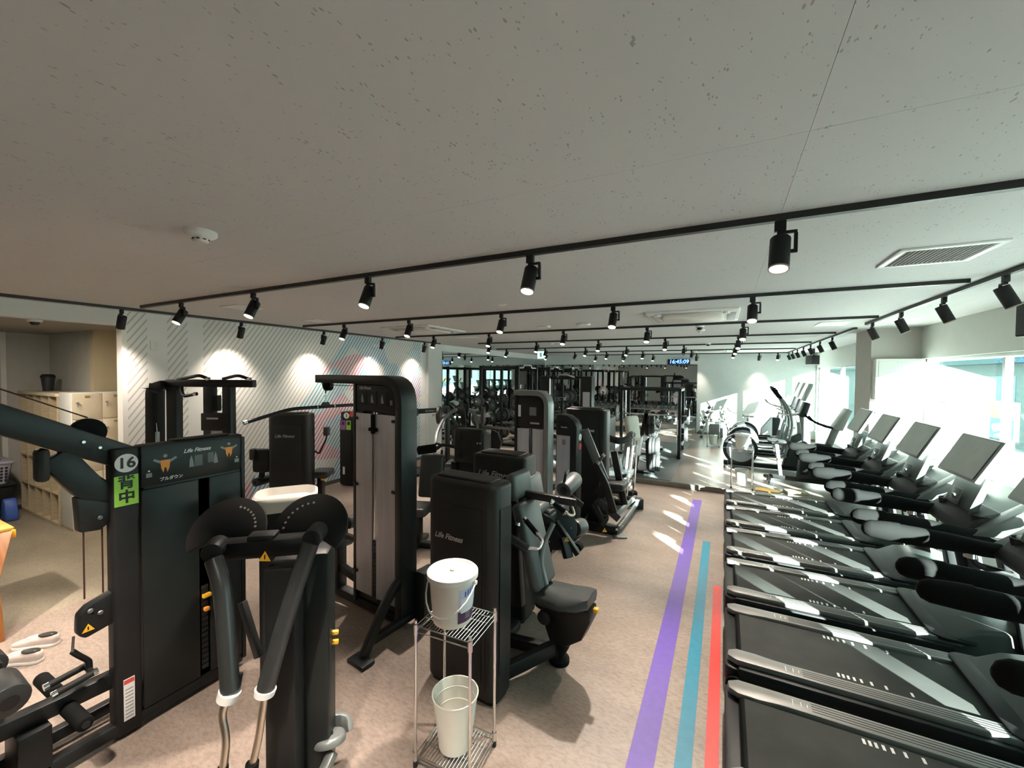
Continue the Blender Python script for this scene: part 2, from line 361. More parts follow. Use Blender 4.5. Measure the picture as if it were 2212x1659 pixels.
# --- back wall
struct('wall_back', G().bx(XL-.1,XR+.2,YB,YB+.15,0,CZ), mat('pale_green_white_wall',(.52,.56,.54),.7,bump=.04,bscale=200,var=.02), smooth=False)
struct('baseboard_back', G().bx(-.80,XR,YB-.012,YB,.09,.16), BASEB)
struct('wall_front', G().bx(-12,XR+.3,YF-.1,YF,0,CZ), WPT, smooth=False)
# --- mirrors
m = mat('mirror_silver', (.62,.66,.65), .015, 1.); MIR = m
mdark = mat('mirror_edge', (.05,.055,.055), .4, var=.1)
t = thing('wall_mirror','long mirror along the left wall behind the power racks','mirror',(-6.42,8.56,.1))
for i in range(7):
    g = G().bx(.001,.006,i*.97+.0015,(i+1)*.97-.0015,0,2.55); g.obj('mirror_pane', MIR, t, smooth=False)
G().bx(0,.01,-.012,0,0,2.55).obj('edge_strip', mdark, t)
t = thing('wall_mirror','mirror on the back wall beneath the digital clock','mirror',(-6.4,YB,.1))
for i in range(6):
    w = 5.57/6; G().bx(i*w+.0015,(i+1)*w-.0015,-.006,-.001,0,2.36).obj('mirror_pane', MIR, t, smooth=False)
G().bx(5.57,5.582,-.01,0,0,2.36).obj('edge_strip', mdark, t)
# --- right wall with the windows
WRT = mat('window_wall_paint', (.62,.64,.60), .75, bump=.04, bscale=200, var=.02)
ZT, ZS = 2.36, .42
g = G().bx(XR,XR+.2,YF,YB,ZT,CZ).bx(XR,XR+.2,YF,YB,-.1,ZS).bx(XR,XR+.2,YB-.06,YB,ZS,ZT).bx(XR,XR+.2,10.62,11.15,ZS,ZT).bx(XR,XR+.2,7.96,8.77,ZS,ZT).bx(XR,XR+.2,YF,1.0,ZS,ZT)
struct('wall_right', g, WRT, smooth=False)
struct('wall_pillar', G().bx(1.95,XR,7.96,8.77,0,CZ), mat('pillar_paint',(.52,.50,.46),.75,var=.02), smooth=False)
GLS = bpy.data.materials.new('window_glass'); GLS.use_nodes = True; MATS['window_glass'] = GLS
N,L = GLS.node_tree.nodes, GLS.node_tree.links; N.remove(N['Principled BSDF']); ou = N['Material Output']
tr = N.new('ShaderNodeBsdfTransparent'); tr.inputs[0].default_value = (.93,.97,.96,1); gl = N.new('ShaderNodeBsdfGlossy'); gl.inputs['Roughness'].default_value = .02
fz_ = N.new('ShaderNodeLayerWeight'); fz_.inputs[0].default_value = .5; fzo = math_(N,L,'MULTIPLY_ADD', math_(N,L,'POWER', fz_.outputs['Facing'], 5.), .5, .03); mxs = N.new('ShaderNodeMixShader'); L.new(fzo, mxs.inputs[0]); L.new(tr.outputs[0], mxs.inputs[1]); L.new(gl.outputs[0], mxs.inputs[2]); L.new(mxs.outputs[0], ou.inputs[0])
FRM = mat('window_frame_alloy', (.55,.58,.57), .4, .4, var=.04)
for wi,(y0,y1,ml) in enumerate(((1.0,7.96,(2.8,4.4,6.1)),(8.77,10.62,(9.7,)),(11.15,YB-.06,(12.74,14.4)))):
    w = G().bx(XR+.06,XR+.12,y0,y1,ZS,ZS+.05).bx(XR+.06,XR+.12,y0,y1,ZT-.05,ZT).bx(XR+.06,XR+.12,y0,y0+.04,ZS,ZT).bx(XR+.06,XR+.12,y1-.04,y1,ZS,ZT)
    wo = struct('window_%d'%(wi+1), w, FRM, bevel=.004)
    mw = .09 if wi==2 else .025
    for q in ml: G().bx(XR+.06,XR+.12,q-mw,q+mw,ZS+.05,ZT-.05).obj('mullion', FRM, wo)
    G().bx(XR-.03,XR+.06,y0,y1,ZS,ZS+.02).obj('window_sill', WHT, wo)
    ed = [y0]+list(ml)+[y1]
    for a,b_ in zip(ed,ed[1:]): G().bx(XR+.085,XR+.091,a+.03,b_-.03,ZS+.05,ZT-.05).obj('window_pane', GLS, wo, smooth=False)
# white cover box on the pillar front
t = thing('cover_box','white metal cover box on the front of the pillar by the window','box',(1.97,7.96,1.76))
G().bx(0,.53,-.16,-.001,0,.60).obj('body', WHT, t, bevel=.006)
G().bx(.03,.50,-.166,-.160,.03,.57).obj('door', mat('cover_door',(.70,.73,.68),.5,var=.02), t, bevel=.003)
for q in (.24,.29,.34): G().cyl((q,-.172,.54),(q,-.166,.54),.006,n=8).obj('screw', STL, t)
# --- outside: street, pale buildings, signboard
struct('ground_street', G().bx(3.,60,-40,90,-.45,-.35), mat('pale_concrete_ground',(.25,.255,.25),.8,var=.1), smooth=False)
t = thing('street_building','pale building with blue-grey bands across the street','building',(10,18,-.35))
G().bx(0,8,0,40,0,11).obj('wall', mat('pale_building_render',(.30,.31,.30),.8,var=.05), t, smooth=False)
for k in range(3): G().bx(-.6,0,0,40,3.0+2.9*k,3.35+2.9*k).obj('balcony_slab', mat('blue_grey_slab',(.10,.16,.18),.7,var=.05), t)
for k in range(10):
    for j in range(2): 
        o = G().bx(-.02,.02,1+4*k,3+4*k,1.1+2.9*j,2.5+2.9*j).obj('window', mat('far_window_glass',(.30,.40,.43),.15,var=.1), t)
t = thing('street_signboard','blue and yellow signboard standing outside the window','sign',(3.6,8.3,-.35))
G().bx(0,.06,0,2.0,1.55,1.85).obj('blue_band', mat('sign_blue',(.06,.16,.26),.5,var=.05), t, bevel=.005)
G().bx(0,.06,0,2.0,1.85,2.1).obj('yellow_band', mat('sign_yellow',(.35,.30,.12),.5,var=.05), t, bevel=.005)
for q in (.1,1.9): G().bx(.01,.05,q-.03,q+.03,0,1.55).obj('post', FRM, t)
# ================================================================ ceiling fixtures
ORD = ['first','second','third','fourth','fifth','sixth','seventh','eighth','ninth','tenth','eleventh','twelfth','thirteenth','fourteenth']
TRK = mat('black_track', (.018,.018,.018), .45, var=.1)
rows = [(.05,-5.75,1.5,'closest'),(2.2,-5.75,1.5,'nearest'),(4.22,-5.8,1.56,'second'),(6.3,-5.85,1.58,'third'),(8.37,-5.2,1.58,'fourth'),(10.5,-5.9,1.58,'fifth'),(12.75,-5.6,1.6,'sixth'),(14.9,-4.6,1.66,'farthest')]
for y,x0,x1,w in rows:
    t = thing('lighting_track','thin black lighting track across the ceiling, %s cross row'%w,'track',(0,y,CZ),0,'ceiling lighting tracks')
    G().bx(x0,x1,-.017,.017,-.03,0).obj('rail', TRK, t); G().bx(x0-.02,x0,-.018,.018,-.032,0).obj('end_cap', BLK2, t); G().bx(x1,x1+.02,-.018,.018,-.032,0).obj('end_cap', BLK2, t)
for n,x,y0,y1,l in (('a',-6.12,-1.5,8.05,'black lighting track running along the striped wall'),('b',1.68,1.0,7.08,'black lighting track above the near windows'),('c',1.70,7.7,15.0,'black lighting track above the far windows past the pillar')):
    t = thing('lighting_track',l,'track',(x,0,CZ),0,'ceiling lighting tracks')
    G().bx(-.017,.017,y0,y1,-.03,0).obj('rail', TRK, t); G().bx(-.018,.018,y1,y1+.02,-.032,0).obj('end_cap', BLK2, t); G().bx(-.018,.018,y0-.02,y0,-.032,0).obj('end_cap', BLK2, t)
_ad = G().bx(-.022,.022,-.014,.014,-.075,-.03).mesh('adapter', BLK2, bevel=.002)
_br = G().bx(-.012,.064,-.009,.009,-.088,-.075).bx(.052,.066,-.009,.009,-.175,-.088).bx(.036,.066,-.009,.009,-.175,-.160).mesh('bracket', BLK2, bevel=.002)
_bd = G().lathe([(0,.05),(.038,.05),(.041,.046),(.041,-.10),(.036,-.10),(.036,-.092),(0,-.092)], 20).mesh('lamp_body', BLK2)
_rm = G().lathe([(.0415,-.098),(.0415,-.104),(.036,-.104),(.036,-.098)],20).mesh('rim', mat('lamp_rim',(.35,.30,.25),.4,var=.05))
_le = {k: G().lathe([(0,-.1015),(.025,-.101),(.035,-.099),(.035,-.094),(0,-.093)],20).mesh('lens', mm) for k,mm in ((1,LAMPON),(0,LAMPOFF))}
_ln = {}
def spotlight(x, y, aim, on, label, grp, watt=1., ang=52, rz=0., blend=.9):
    t = thing('track_spotlight', label, 'spotlight', (x,y,CZ), rz, grp)
    for n,me in (('adapter',_ad),('bracket',_br)): link(bpy.data.objects.new(n,me), t)
    a = M.Rotation(-rz,3,'Z') @ V(aim).normalized(); q = a.to_track_quat('-Z','Y')
    b = link(bpy.data.objects.new('lamp_body',_bd), t); b.location = (0,0,-.150); b.rotation_euler = q.to_euler()
    link(bpy.data.objects.new('rim',_rm), b); link(bpy.data.objects.new('lens',_le[1 if on else 0]), b)
    if on:
        k = (watt,ang)
        if k not in _ln:
            l = bpy.data.lights.new('spot_beam','SPOT'); l.energy = SPOT_W*watt; l.spot_size = math.radians(ang); l.spot_blend = blend; l.shadow_soft_size = .035; l.color = (1,.865,.74); _ln[k] = l
        lo = bpy.data.objects.new('spot_beam',_ln[k]); COL.objects.link(lo); lo.parent = t
        lo.location = V((0,0,-.150))+a*.110; lo.rotation_euler = q.to_euler()
    return t
LX = [-4.93,-3.71,-2.32,-1.02,.21]
for ri,(y,x0,x1,w) in enumerate(rows[1:5]):
    for i,x in enumerate(LX):
        aim = (.06-.03*i,-.55+.06*i,-1) if ri==0 else (.04-.02*i,-.44,-1)
        spotlight(x,y,aim,1,'lit black spotlight, %s from the left on the %s cross track'%(ORD[i],w),'lit track spotlights')
for i,x in enumerate(LX): spotlight(x,.05,(-.2,.35,-1),1,'lit black spotlight, %s from the left on the track above the camera'%ORD[i],'lit track spotlights')
for y,xs_,w,off in ((10.5,(-5.6,-4.39,-3.25,-2.19,-.86,.21),'fifth',(4,)),(12.75,(-5.3,-4.3,-3.27,-2.76,-2.18,-.84,.21),'sixth',(1,3,5)),(14.9,(-4.23,-3.2,-2.2,1.44),'farthest',())):
    for i,x in enumerate(xs_):
        spotlight(x,y,(-.1,-.45,-1),i not in off,'%s black spotlight, %s from the left on the %s cross track'%('unlit' if i in off else 'lit',ORD[i],w),'track spotlights on the far rows')
for i,x in enumerate((-.83,.95)):
    spotlight(x,14.9,(0,.42,-1),1,('black spotlight aimed at the back wall beside the mirror','black spotlight aimed at the back wall above the ellipticals')[i],'wall washing spotlights',.2,64,blend=1.)
for i,y in enumerate((2.15,3.46,4.82,6.18,7.49)):
    spotlight(-6.12,y,(-.42,.0,-1),1,'black spotlight aimed at the striped wall, %s from the near end'%ORD[i],'striped wall spotlights',.19,96,rz=PI,blend=1.)
for i,y in enumerate((4.02,4.9,5.87,6.84)):
    spotlight(1.68,y,(.42,-.1,-1),0,'unlit black spotlight on the near window track, %s from the right'%ORD[i],'unlit window side spotlights',rz=PI/2)
for i,y in enumerate((9.16,10.22,11.24,12.17,13.11,13.96,14.72)):
    spotlight(1.70,y,(.42,-.1,-1),0,'unlit black spotlight on the far window track, %s past the pillar'%ORD[i],'unlit window side spotlights',rz=PI/2)
# ceiling cassettes
def cassette(x,y,label):
    t = thing('ceiling_air_conditioner',label,'air conditioner',(x,y,CZ),0,'ceiling air conditioners')
    G().prism(rr(-.49,.49,-.52,.52,.03),-.022,0).obj('panel', WHT, t, bevel=.006)
    G().prism(rr(-.33,.33,-.33,.33,.08),-.05,-.022).obj('intake_cover', CRM, t, bevel=.01)
    for k in range(4):
        c,s_ = math.cos(k*PI/2),math.sin(k*PI/2)
        G().box((.41*c,.42*s_,-.027),(.62,.09,.014) if k%2 else (.09,.62,.014)).obj('louvre', mat('louvre_grey',(.48,.47,.45),.5,var=.05), t, bevel=.004)
    for a in (-.36,.36): G().cyl((a,-.40,-.045),(a,-.40,-.022),.035,n=14).obj('corner_cap', WHT, t, bevel=.004)
cassette(-.35,5.48,'white ceiling air conditioner near the middle of the room'); cassette(-4.43,5.42,'white ceiling air conditioner beside the striped wall'); cassette(-.4,13.4,'white ceiling air conditioner far back near the clock')
# grille vent
t = thing('ceiling_vent','white framed ceiling vent with slanted louvres near the windows','vent',(1.09,3.30,CZ))
g = G()
for a in ((-.22,.22,-.22,-.185),(-.22,.22,.185,.22),(-.22,-.185,-.185,.185),(.185,.22,-.185,.185)): g.bx(*a,-.012,0)
g.obj('frame', WHT, t, bevel=.003); G().bx(-.185,.185,-.185,.185,-.002,-.0005).obj('backing', mat('vent_dark',(.20,.21,.21),.6,var=.1), t)
sl = G().box((0,0,0),(.008,.37,.012),ry=.6).mesh('louvre', mat('vent_slat',(.42,.43,.42),.5,var=.04))
for k in range(18): o = link(bpy.data.objects.new('louvre',sl), t); o.location = (-.175+k*.0206,0,-.006)
def hatch(x,y,w,d,label,cat='hatch'):
    o = G().bx(-w/2,w/2,-d/2,d/2,-.008,0).obj('ceiling_hatch', WHT, None, bevel=.002, loc=(x,y,CZ)); tag(o,label,cat)
hatch(-4.86,2.75,.3,.3,'thin white square hatch in the ceiling near the striped wall'); hatch(-4.6,6.9,.45,.3,'thin white ceiling hatch past the left air conditioner')
hatch(1.3,7.0,.35,.5,'thin white ceiling hatch near the pillar'); hatch(-5.1,3.9,.25,.25,'small white hatch in the ceiling beside the second track')
def detector(x,y,label,s=1.):
    t = thing('smoke_detector',label,'smoke detector',(x,y,CZ),0,'ceiling smoke detectors')
    G().lathe([(0,0),(.072*s,0),(.072*s,-.018*s),(.064*s,-.026*s),(.048*s,-.032*s),(.040*s,-.036*s),(.0,-.036*s)],24).obj('base', WHT, t)
    G().lathe([(.034*s,-.036*s),(.036*s,-.050*s),(.028*s,-.058*s),(0,-.060*s)],20).obj('sensor_dome', CRM, t)
    for k in range(8):
        a = k*PI/4; G().box((.036*s*math.cos(a),.036*s*math.sin(a),-.043*s),(.004,.013*s,.006*s),rz=a).obj('slot', INK, t)
detector(-2.42,1.17,'large round white smoke detector on the near left ceiling'); detector(-.35,7.15,'round white smoke detector behind the middle air conditioner',.9); detector(-3.6,9.0,'round white smoke detector over the racks',.8); detector(-2.35,11.3,'round white smoke detector in front of the back mirror',.8)
def sensor(x,y,label):
    t = thing('ceiling_sensor',label,'sensor',(x,y,CZ)); G().prism(rr(-.10,.10,-.06,.06,.05),-.03,0).obj('housing', WHT, t, bevel=.008); G().prism(rr(-.05,.05,-.03,.03,.02),-.036,-.03).obj('cover', CRM, t, bevel=.003)
p = onz(1175,704,CZ); sensor(p.x,p.y,'flat oval white sensor on the ceiling, left of a pair'); p = onz(1260,699,CZ); sensor(p.x,p.y,'boxy white sensor on the ceiling, right of a pair')
p = onz(1085,658,CZ); o = G().lathe([(0,0),(.045,0),(.045,-.006),(.03,-.012),(0,-.012)],20).obj('ceiling_speaker', WHT, None, loc=p); tag(o,'small round white ceiling speaker between the first two tracks','speaker')
def dome(x,y,label,z=CZ):
    t = thing('dome_camera',label,'camera',(x,y,z)); G().lathe([(0,0),(.06,0),(.06,-.022),(.05,-.03),(0,-.03)],20).obj('base', WHT, t); G().lathe([(.042,-.03),(.040,-.045),(.028,-.062),(0,-.07)],18).obj('dome', mat('dome_glass',(.02,.02,.02),.08,var=.05), t)
p = onz(1512,703,CZ); dome(p.x,p.y,'dome camera hanging under the middle air conditioner edge'); p = onz(1530,741,CZ); dome(p.x,p.y,'dome camera on the far ceiling in front of the clock'); p = onz(75,690,2.66); dome(p.x,p.y,'dome camera on the entry ceiling above the shelves',2.66)
# loudspeakers
def loud(x,y,rz,label):
    t = thing('wall_loudspeaker',label,'loudspeaker',(x,y,CZ-.42),rz)
    G().prism([(-.13,-.10),(.13,-.10),(.09,.12),(-.09,.12)],0,.24).obj('cabinet', BLK2, t, bevel=.012)
    G().bx(-.115,.115,-.108,-.10,.015,.225).obj('grille', mat('speaker_grille',(.08,.085,.085),.6,bump=.3,bscale=900,var=.1), t, bevel=.003)
    G().bx(-.02,.02,0,.04,.24,.42).obj('mount', BLK2, t)
loud(2.05,4.35,-1.1,'black loudspeaker hung from the ceiling at the right edge'); loud(2.05,13.2,-1.1,'small black loudspeaker at the far right corner')
# exit sign
t = thing('exit_sign','lit green and white exit sign hanging from the ceiling','sign',onz(1169,752,CZ))
p = onz(1169,775,CZ-.2)
G().bx(-.11,.11,-.02,.02,-.30,-.08).obj('housing', WHT, t, bevel=.004); G().bx(-.10,.10,-.024,-.02,-.29,-.09).obj('sign_face', EXIT, t); G().bx(-.03,.03,-.026,-.024,-.25,-.13).obj('running_figure', mat('exit_green',(.05,.45,.35),.5,emit=(.05,.5,.4),estr=.5), t); G().cyl((0,0,-.08),(0,0,0),.008,n=8).obj('hanger', STL, t)
# digital clock
t = thing('digital_clock','blue lit digital wall clock showing 16:45:09 above the back mirror','clock',(-1.41,YB-.001,2.555))
G().bx(-.36,.36,-.05,0,-.09,.09).obj('case', mat('clock_case',(.008,.012,.03),.3,var=.1), t, bevel=.006)
text('digits','16:45:09',.185,LED,t,face_mtx((0,-.0525,0),(0,-1,0)),.001,.12,.003)
# wall sockets on the mural
for i,(yy,zz) in enumerate(((2.60,2.42),(6.2,2.35))):
    o = G().bx(0,.012,-.04,.04,-.06,.06).obj('wall_plate', WHT, None, bevel=.004, loc=(XL,yy,zz)); tag(o,('small white plate high on the plain band of the striped wall','small white plate high on the coloured part of the striped wall')[i],'wall plate')
# ================================================================ treadmills: rear end at x=0.06, facing the windows (+x)
TEALG = mat('teal_highlight', (.03,.35,.50), .25, var=.05); SCR = mat('console_screen_glass', (.46,.50,.47), .45, var=.06)  # TEALG paints the side highlight; SCR is lightened to hold the glare
def make_treadmill():
    t = thing('treadmill','','treadmill')
    # frame skirt (both sides) and rear cap
    G().bx(.05,1.45,-.36,.36,.06,.165).obj('deck_frame', BLK, t, bevel=.012)
    g = G().prism(rr(-.02,.10,-.41,.41,.05,5),.05,.155); g.obj('rear_cap', BLK2, t, bevel=.012)
    G().bx(.07,1.42,-.255,.255,.165,.19).obj('belt', BELT, t, bevel=.006)
    G().cyl((.075,-.255,.172),(.075,.255,.172),.02,n=12).obj('rear_roller', RUB, t)
    for s in (-1,1):
        # side rail: wide at the rear, necks in, then runs forward
        y = lambda a: s*a
        pts = [(-.005,y(.35)),(.05,y(.385)),(1.50,y(.385)),(1.50,y(.275)),(.34,y(.275)),(.26,y(.272)),(.16,y(.258)),(.05,y(.258)),(0,y(.29))]
        r = G().prism(pts if s<0 else pts[::-1],.165,.205).obj('side_rail', RAIL, t, bevel=.008)
        for k in range(4): G().bx(.42,1.48,min(y(.30+.020*k),y(.304+.020*k)),max(y(.30+.020*k),y(.304+.020*k)),.2045,.2062).obj('grip_groove', BLK2, r)
        for k,q in enumerate((.33,.37,.40)): G().box((q,y(.33),.2052),(.003,.05-.012*k,.001)).obj('etched_mark', WHT, r)
        G().bx(.06,1.45,min(y(.385),y(.425)),max(y(.385),y(.425)),.06,.172).obj('side_skirt', BLK2, t, bevel=.012)
        G().bx(.10,.60,min(y(.425),y(.43)),max(y(.425),y(.43)),.12,.15).obj('side_strip', TEALG if s>0 else BLK, t)  # teal strip paints in the reflected highlight along the treadmill side
        G().cyl((.04,y(.44),.06),(.04,y(.40),.06),.055,n=14).obj('rear_wheel', RUB, t)
        G().cyl((1.75,y(.34),0),(1.75,y(.34),.08),.03,n=10).obj('levelling_foot', RUB, t); G().cyl((.12,y(.30),0),(.12,y(.30),.07),.025,n=10).obj('levelling_foot', RUB, t)
        # upright
        G().strip([(1.86,y(.38),.16),(1.80,y(.38),.55),(1.70,y(.37),.98)],.06,.13,.1,4,up=(1,0,0)).obj('upright', BLK, t, bevel=.012)
        G().strip([(1.83,y(.245),.30),(1.785,y(.245),.62),(1.72,y(.245),.93)],.21,.02,.1,4,up=(1,0,0)).obj('front_panel', TMG, t)
        # handrail, thick foam arm with pale end cap
        rings = []
        for x,z,a,b in ((.85,1.0,.012,.018),(.865,1.0,.032,.044),(.90,1.0,.044,.060),(1.0,.998,.046,.066),(1.15,.99,.046,.066),(1.30,.985,.044,.060),(1.48,.97,.042,.052),(1.66,.965,.042,.046),(1.74,.965,.03,.03)):
            rings.append([V((x,y(.34)+a*math.cos(q),z+b*math.sin(q))) for q in [2*PI*j/14 for j in range(14)]])
        h = G().loft(rings).obj('handrail', RUB, t, ang=60)
        G().cyl((1.42,y(.34),.90),(1.42,y(.34),.93),.032,n=14).obj('grip_collar', STL, h)
        rings = []
        for x,a,b in ((.852,.012,.02),(.868,.034,.047),(.90,.046,.0625),(1.0,.0475,.068),(1.06,.0475,.067)):
            rings.append([V((x,y(.34)+a*math.cos(q),1.0+b*math.sin(q))) for q in [PI*(.12+.76*j/9) for j in range(10)]])
        G().loft(rings,False).obj('end_cap', RUB, h)
        # lever arm from handrail down to console
        G().tube([(1.42,y(.34),.93),(1.44,y(.33),.86),(1.60,y(.30),.84)],.022,10,.05).obj('handrail_strut', BLK, t)
        # bottle holder
        G().lathe([(0,0),(.05,0),(.062,.10),(.058,.10),(.047,.006),(0,.006)],16,(1.62,y(.24),1.0)).obj('bottle_holder', BLK2, t)
        # big side wing (cup tray)
        G().loft([[V((x,y(a),z)) for x,a,z in ring] for ring in (((1.52,.22,.96),(1.74,.22,.98),(1.90,.26,1.27),(1.82,.30,1.25)),((1.52,.40,.98),(1.72,.42,1.0),(1.89,.43,1.27),(1.81,.40,1.24)))]).obj('side_tray', TMG, t, bevel=.012)
    # tick decals on belt
    for yy in (-.215,.215):
        for q in (.62,.645,.67,.70,.735,.785,.855,.975):
            if yy<0 or q<1: G().bx(q,q+.013,yy-.018,yy+.018,.190,.1908).obj('belt_mark', LOGOW, t)
    # motor hood
    G().prism([(1.36,.17),(1.42,.205),(1.58,.30),(1.85,.345),(2.02,.28),(2.06,.12),(2.06,.06),(1.36,.06)],-.37,.37,'y').obj('motor_hood', TMG, t, bevel=.03, seg=3)
    G().prism(rr(1.33,1.60,-.40,.40,.08),.19,.215).obj('hood_lip', BLK2, t, bevel=.006)
    # console: lower dash, neck and screen
    G().prism([(1.50,.95),(1.56,.90),(1.90,.98),(1.92,1.04),(1.70,1.14),(1.60,1.10)],-.30,.30,'y').obj('console_dash', BLK2, t, bevel=.02, seg=3)
    G().prism([(1.57,1.10),(1.62,1.08),(1.70,1.34),(1.66,1.36)],-.19,.19,'y').obj('console_neck', TMG, t, bevel=.012)
    kp = G().prism([(1.548,1.115),(1.558,1.11),(1.592,1.235),(1.582,1.24)],-.07,.07,'y').obj('keypad', TMG, t, bevel=.006)
    G().cyl((1.556,0,1.17),(1.57,0,1.172),.022,n=14).obj('dial', STL, kp)
    s = G().prism([(1.555,1.335),(1.59,1.325),(1.745,1.63),(1.71,1.645)],-.295,.295,'y').obj('screen', TMS, t, bevel=.012)
    # glass face slightly proud of the housing, facing the runner
    a,b = V((1.5518,0,1.338)),V((1.7075,0,1.6475)); n = (b-a).cross(V((0,1,0))).normalized(); n = n if n.x<0 else -n
    e = (b-a)*.06
    G().quad(*[a+e+n*.004+V((0,-.265,0)),a+e+n*.004+V((0,.265,0)),b-e+n*.004+V((0,.265,0)),b-e+n*.004+V((0,-.265,0))]).obj('screen_glass', SCR, s)
    G().prism([(1.62,1.02),(1.66,1.0),(1.99,1.18),(1.97,1.25)],-.28,.28,'y').obj('reading_rack', TMG, t, bevel=.02)
    G().tube([(1.72,-.37,.98),(1.72,.37,.98)],.03,12).obj('cross_bar', BLK2, t)
    G().bx(1.60,1.66,-.34,.34,.90,.97).obj('front_grip_bar', BLK2, t, bevel=.02)
    return t
tm = make_treadmill()
tl = ['black treadmill nearest the camera, cut off at the bottom right','black treadmill second from the camera, its console at the right edge','black treadmill third from the camera, with a large grey screen in full view','black treadmill fourth from the camera, its screen showing a reflection','black treadmill fifth from the camera with a painted teal highlight along its side','black treadmill farthest in the row, beside the platform step']
for i in range(6):
    o = tm if i==0 else copy_tree(tm)
    o.location = (.06,2.51+.97*i,0); tag(o,tl[i],'treadmill','treadmills in a row by the windows')
# ================================================================ cardio on the platform
SILV = mat('elliptical_silver', (.20,.215,.215), .35, .5, var=.06); DISC = mat('grey_blue_disc', (.30,.33,.37), .4, .2, var=.05)
def make_elliptical():
    t = thing('elliptical_trainer','','elliptical')
    G().bx(-.1,1.55,-.07,.07,.03,.12).obj('base_rail', BLK, t, bevel=.015); 
    for x in (-.05,1.5): G().bx(x-.04,x+.04,-.3,.3,0,.05).obj('floor_foot', BLK2, t, bevel=.012)
    G().cyl((.22,-.14,.40),(.22,.14,.40),.34,n=32).obj('flywheel_housing', BLK, t, bevel=.02)
    for s in (-1,1):
        d = G().cyl((.22,s*.14,.40),(.22,s*.155,.40),.27,n=32).obj('side_disc', DISC, t, bevel=.006); G().cyl((.22,s*.155,.40),(.22,s*.18,.40),.05,n=16).obj('hub', STL, d)
        G().tube([(.05,s*.2,.62),(.55,s*.2,.30),(1.05,s*.2,.34)],.028,10,.1).obj('pedal_arm', SILV, t)
        G().prism(rr(.42,.86,s*.2-.07,s*.2+.07,.05),.33,.37).obj('foot_pedal', RUB, t, bevel=.012)
        G().tube([(1.02,s*.22,.36),(1.15,s*.24,1.0),(1.08,s*.25,1.35),(.88,s*.24,1.62)],.024,10,.15).obj('swing_arm', SILV, t)
        G().tube([(.94,s*.243,1.54),(.86,s*.24,1.65),(.84,s*.22,1.72)],.03,10,.03).obj('grip', RUB, t)
        G().tube([(1.32,s*.05,1.22),(1.05,s*.16,1.18),(.92,s*.10,1.22)],.016,8,.06).obj('fixed_handle', CHR, t)
    G().strip([(1.35,0,.1),(1.42,0,.7),(1.34,0,1.25)],.10,.14,.15,4,up=(1,0,0)).obj('mast', SILV, t, bevel=.02)
    G().prism([(1.0,.1),(1.5,.1),(1.52,.55),(1.38,.68),(1.10,.5)],-.13,.13,'y').obj('front_shroud', GRN, t, bevel=.04, seg=3)
    c = G().prism([(1.26,1.18),(1.38,1.16),(1.46,1.45),(1.36,1.48)],-.16,.16,'y').obj('console', BLK2, t, bevel=.02)
    G().prism([(1.32,1.50),(1.36,1.49),(1.50,1.84),(1.46,1.86)],-.20,.20,'y').obj('screen', TMS, t, bevel=.012)
    return t
el = make_elliptical()
ell = ['black and silver elliptical with a grey disc, nearest on the platform','black and silver elliptical, middle one of the cardio row on the platform','black and silver elliptical at the back of the platform near the window']
for i,(x,y) in enumerate(((.12,10.35),(.22,11.75),(.30,13.1))):
    o = el if i==0 else copy_tree(el); o.location = (x,y,.09); tag(o,ell[i],'elliptical','ellipticals on the platform')
def make_bike(label, loc, rz=0.):
    t = thing('exercise_bike',label,'exercise bike',loc,rz)
    G().tube([(-.05,-.28,.05),(-.02,-.1,.07),(0,0,.12),(-.02,.1,.07),(-.05,.28,.05)],.035,10,.05).obj('rear_foot', BLK, t); G().tube([(1.15,-.28,.04),(1.15,.28,.04)],.035,10).obj('front_foot', BLK, t)
    G().beam((0,0,.12),(1.15,0,.08),.09,.08).obj('base_rail', BLK, t, bevel=.015)
    G().prism([(.42,.12),(1.12,.12),(1.08,.55),(.92,.78),(.70,.80),(.45,.45)],-.09,.09,'y').obj('drive_shroud', GRN, t, bevel=.03, seg=3)
    G().beam((.18,0,.10),(.10,0,.72),.06,.08).obj('seat_post', SILV, t, bevel=.01); G().cyl((.14,-.06,.45),(.14,.06,.45),.02,n=10).obj('seat_knob', ORG, t)
    G().loft([[V((x,a*w,z+b)) for a,b in ((-1,0),(-.6,.03),(0,.04),(.6,.03),(1,0),(.7,-.03),(-.7,-.03))] for x,w,z in ((-.05,.08,.80),(.02,.13,.79),(.15,.10,.78),(.30,.035,.77),(.34,.015,.76))]).obj('saddle', UPHB, t, ang=60)
    for s in (-1,1):
        G().beam((.62,s*.11,.36),(.62+.12*s,s*.12,.36+.10*s),.02,.035).obj('crank', STL, t); G().bx(.57+.12*s,.68+.12*s,min(s*.13,s*.23),max(s*.13,s*.23),.34+.1*s,.37+.1*s).obj('pedal', RUB, t, bevel=.008)
        G().tube([(.95,s*.03,1.08),(.80,s*.20,1.12),(.62,s*.22,1.20),(.55,s*.20,1.30)],.018,8,.06).obj('handlebar', RUB, t)
    G().beam((.88,0,.75),(1.0,0,1.12),.09,.11).obj('mast', SILV, t, bevel=.02)
    G().prism([(.92,1.08),(1.05,1.05),(1.18,1.42),(1.12,1.45)],-.18,.18,'y').obj('console', TMS, t, bevel=.02)
    return t
make_bike('black and grey upright exercise bike on the platform behind the last treadmill',(.80,9.15,.09))
make_bike('black and grey exercise bike near the back wall beside the ellipticals',(.55,14.35,.09))
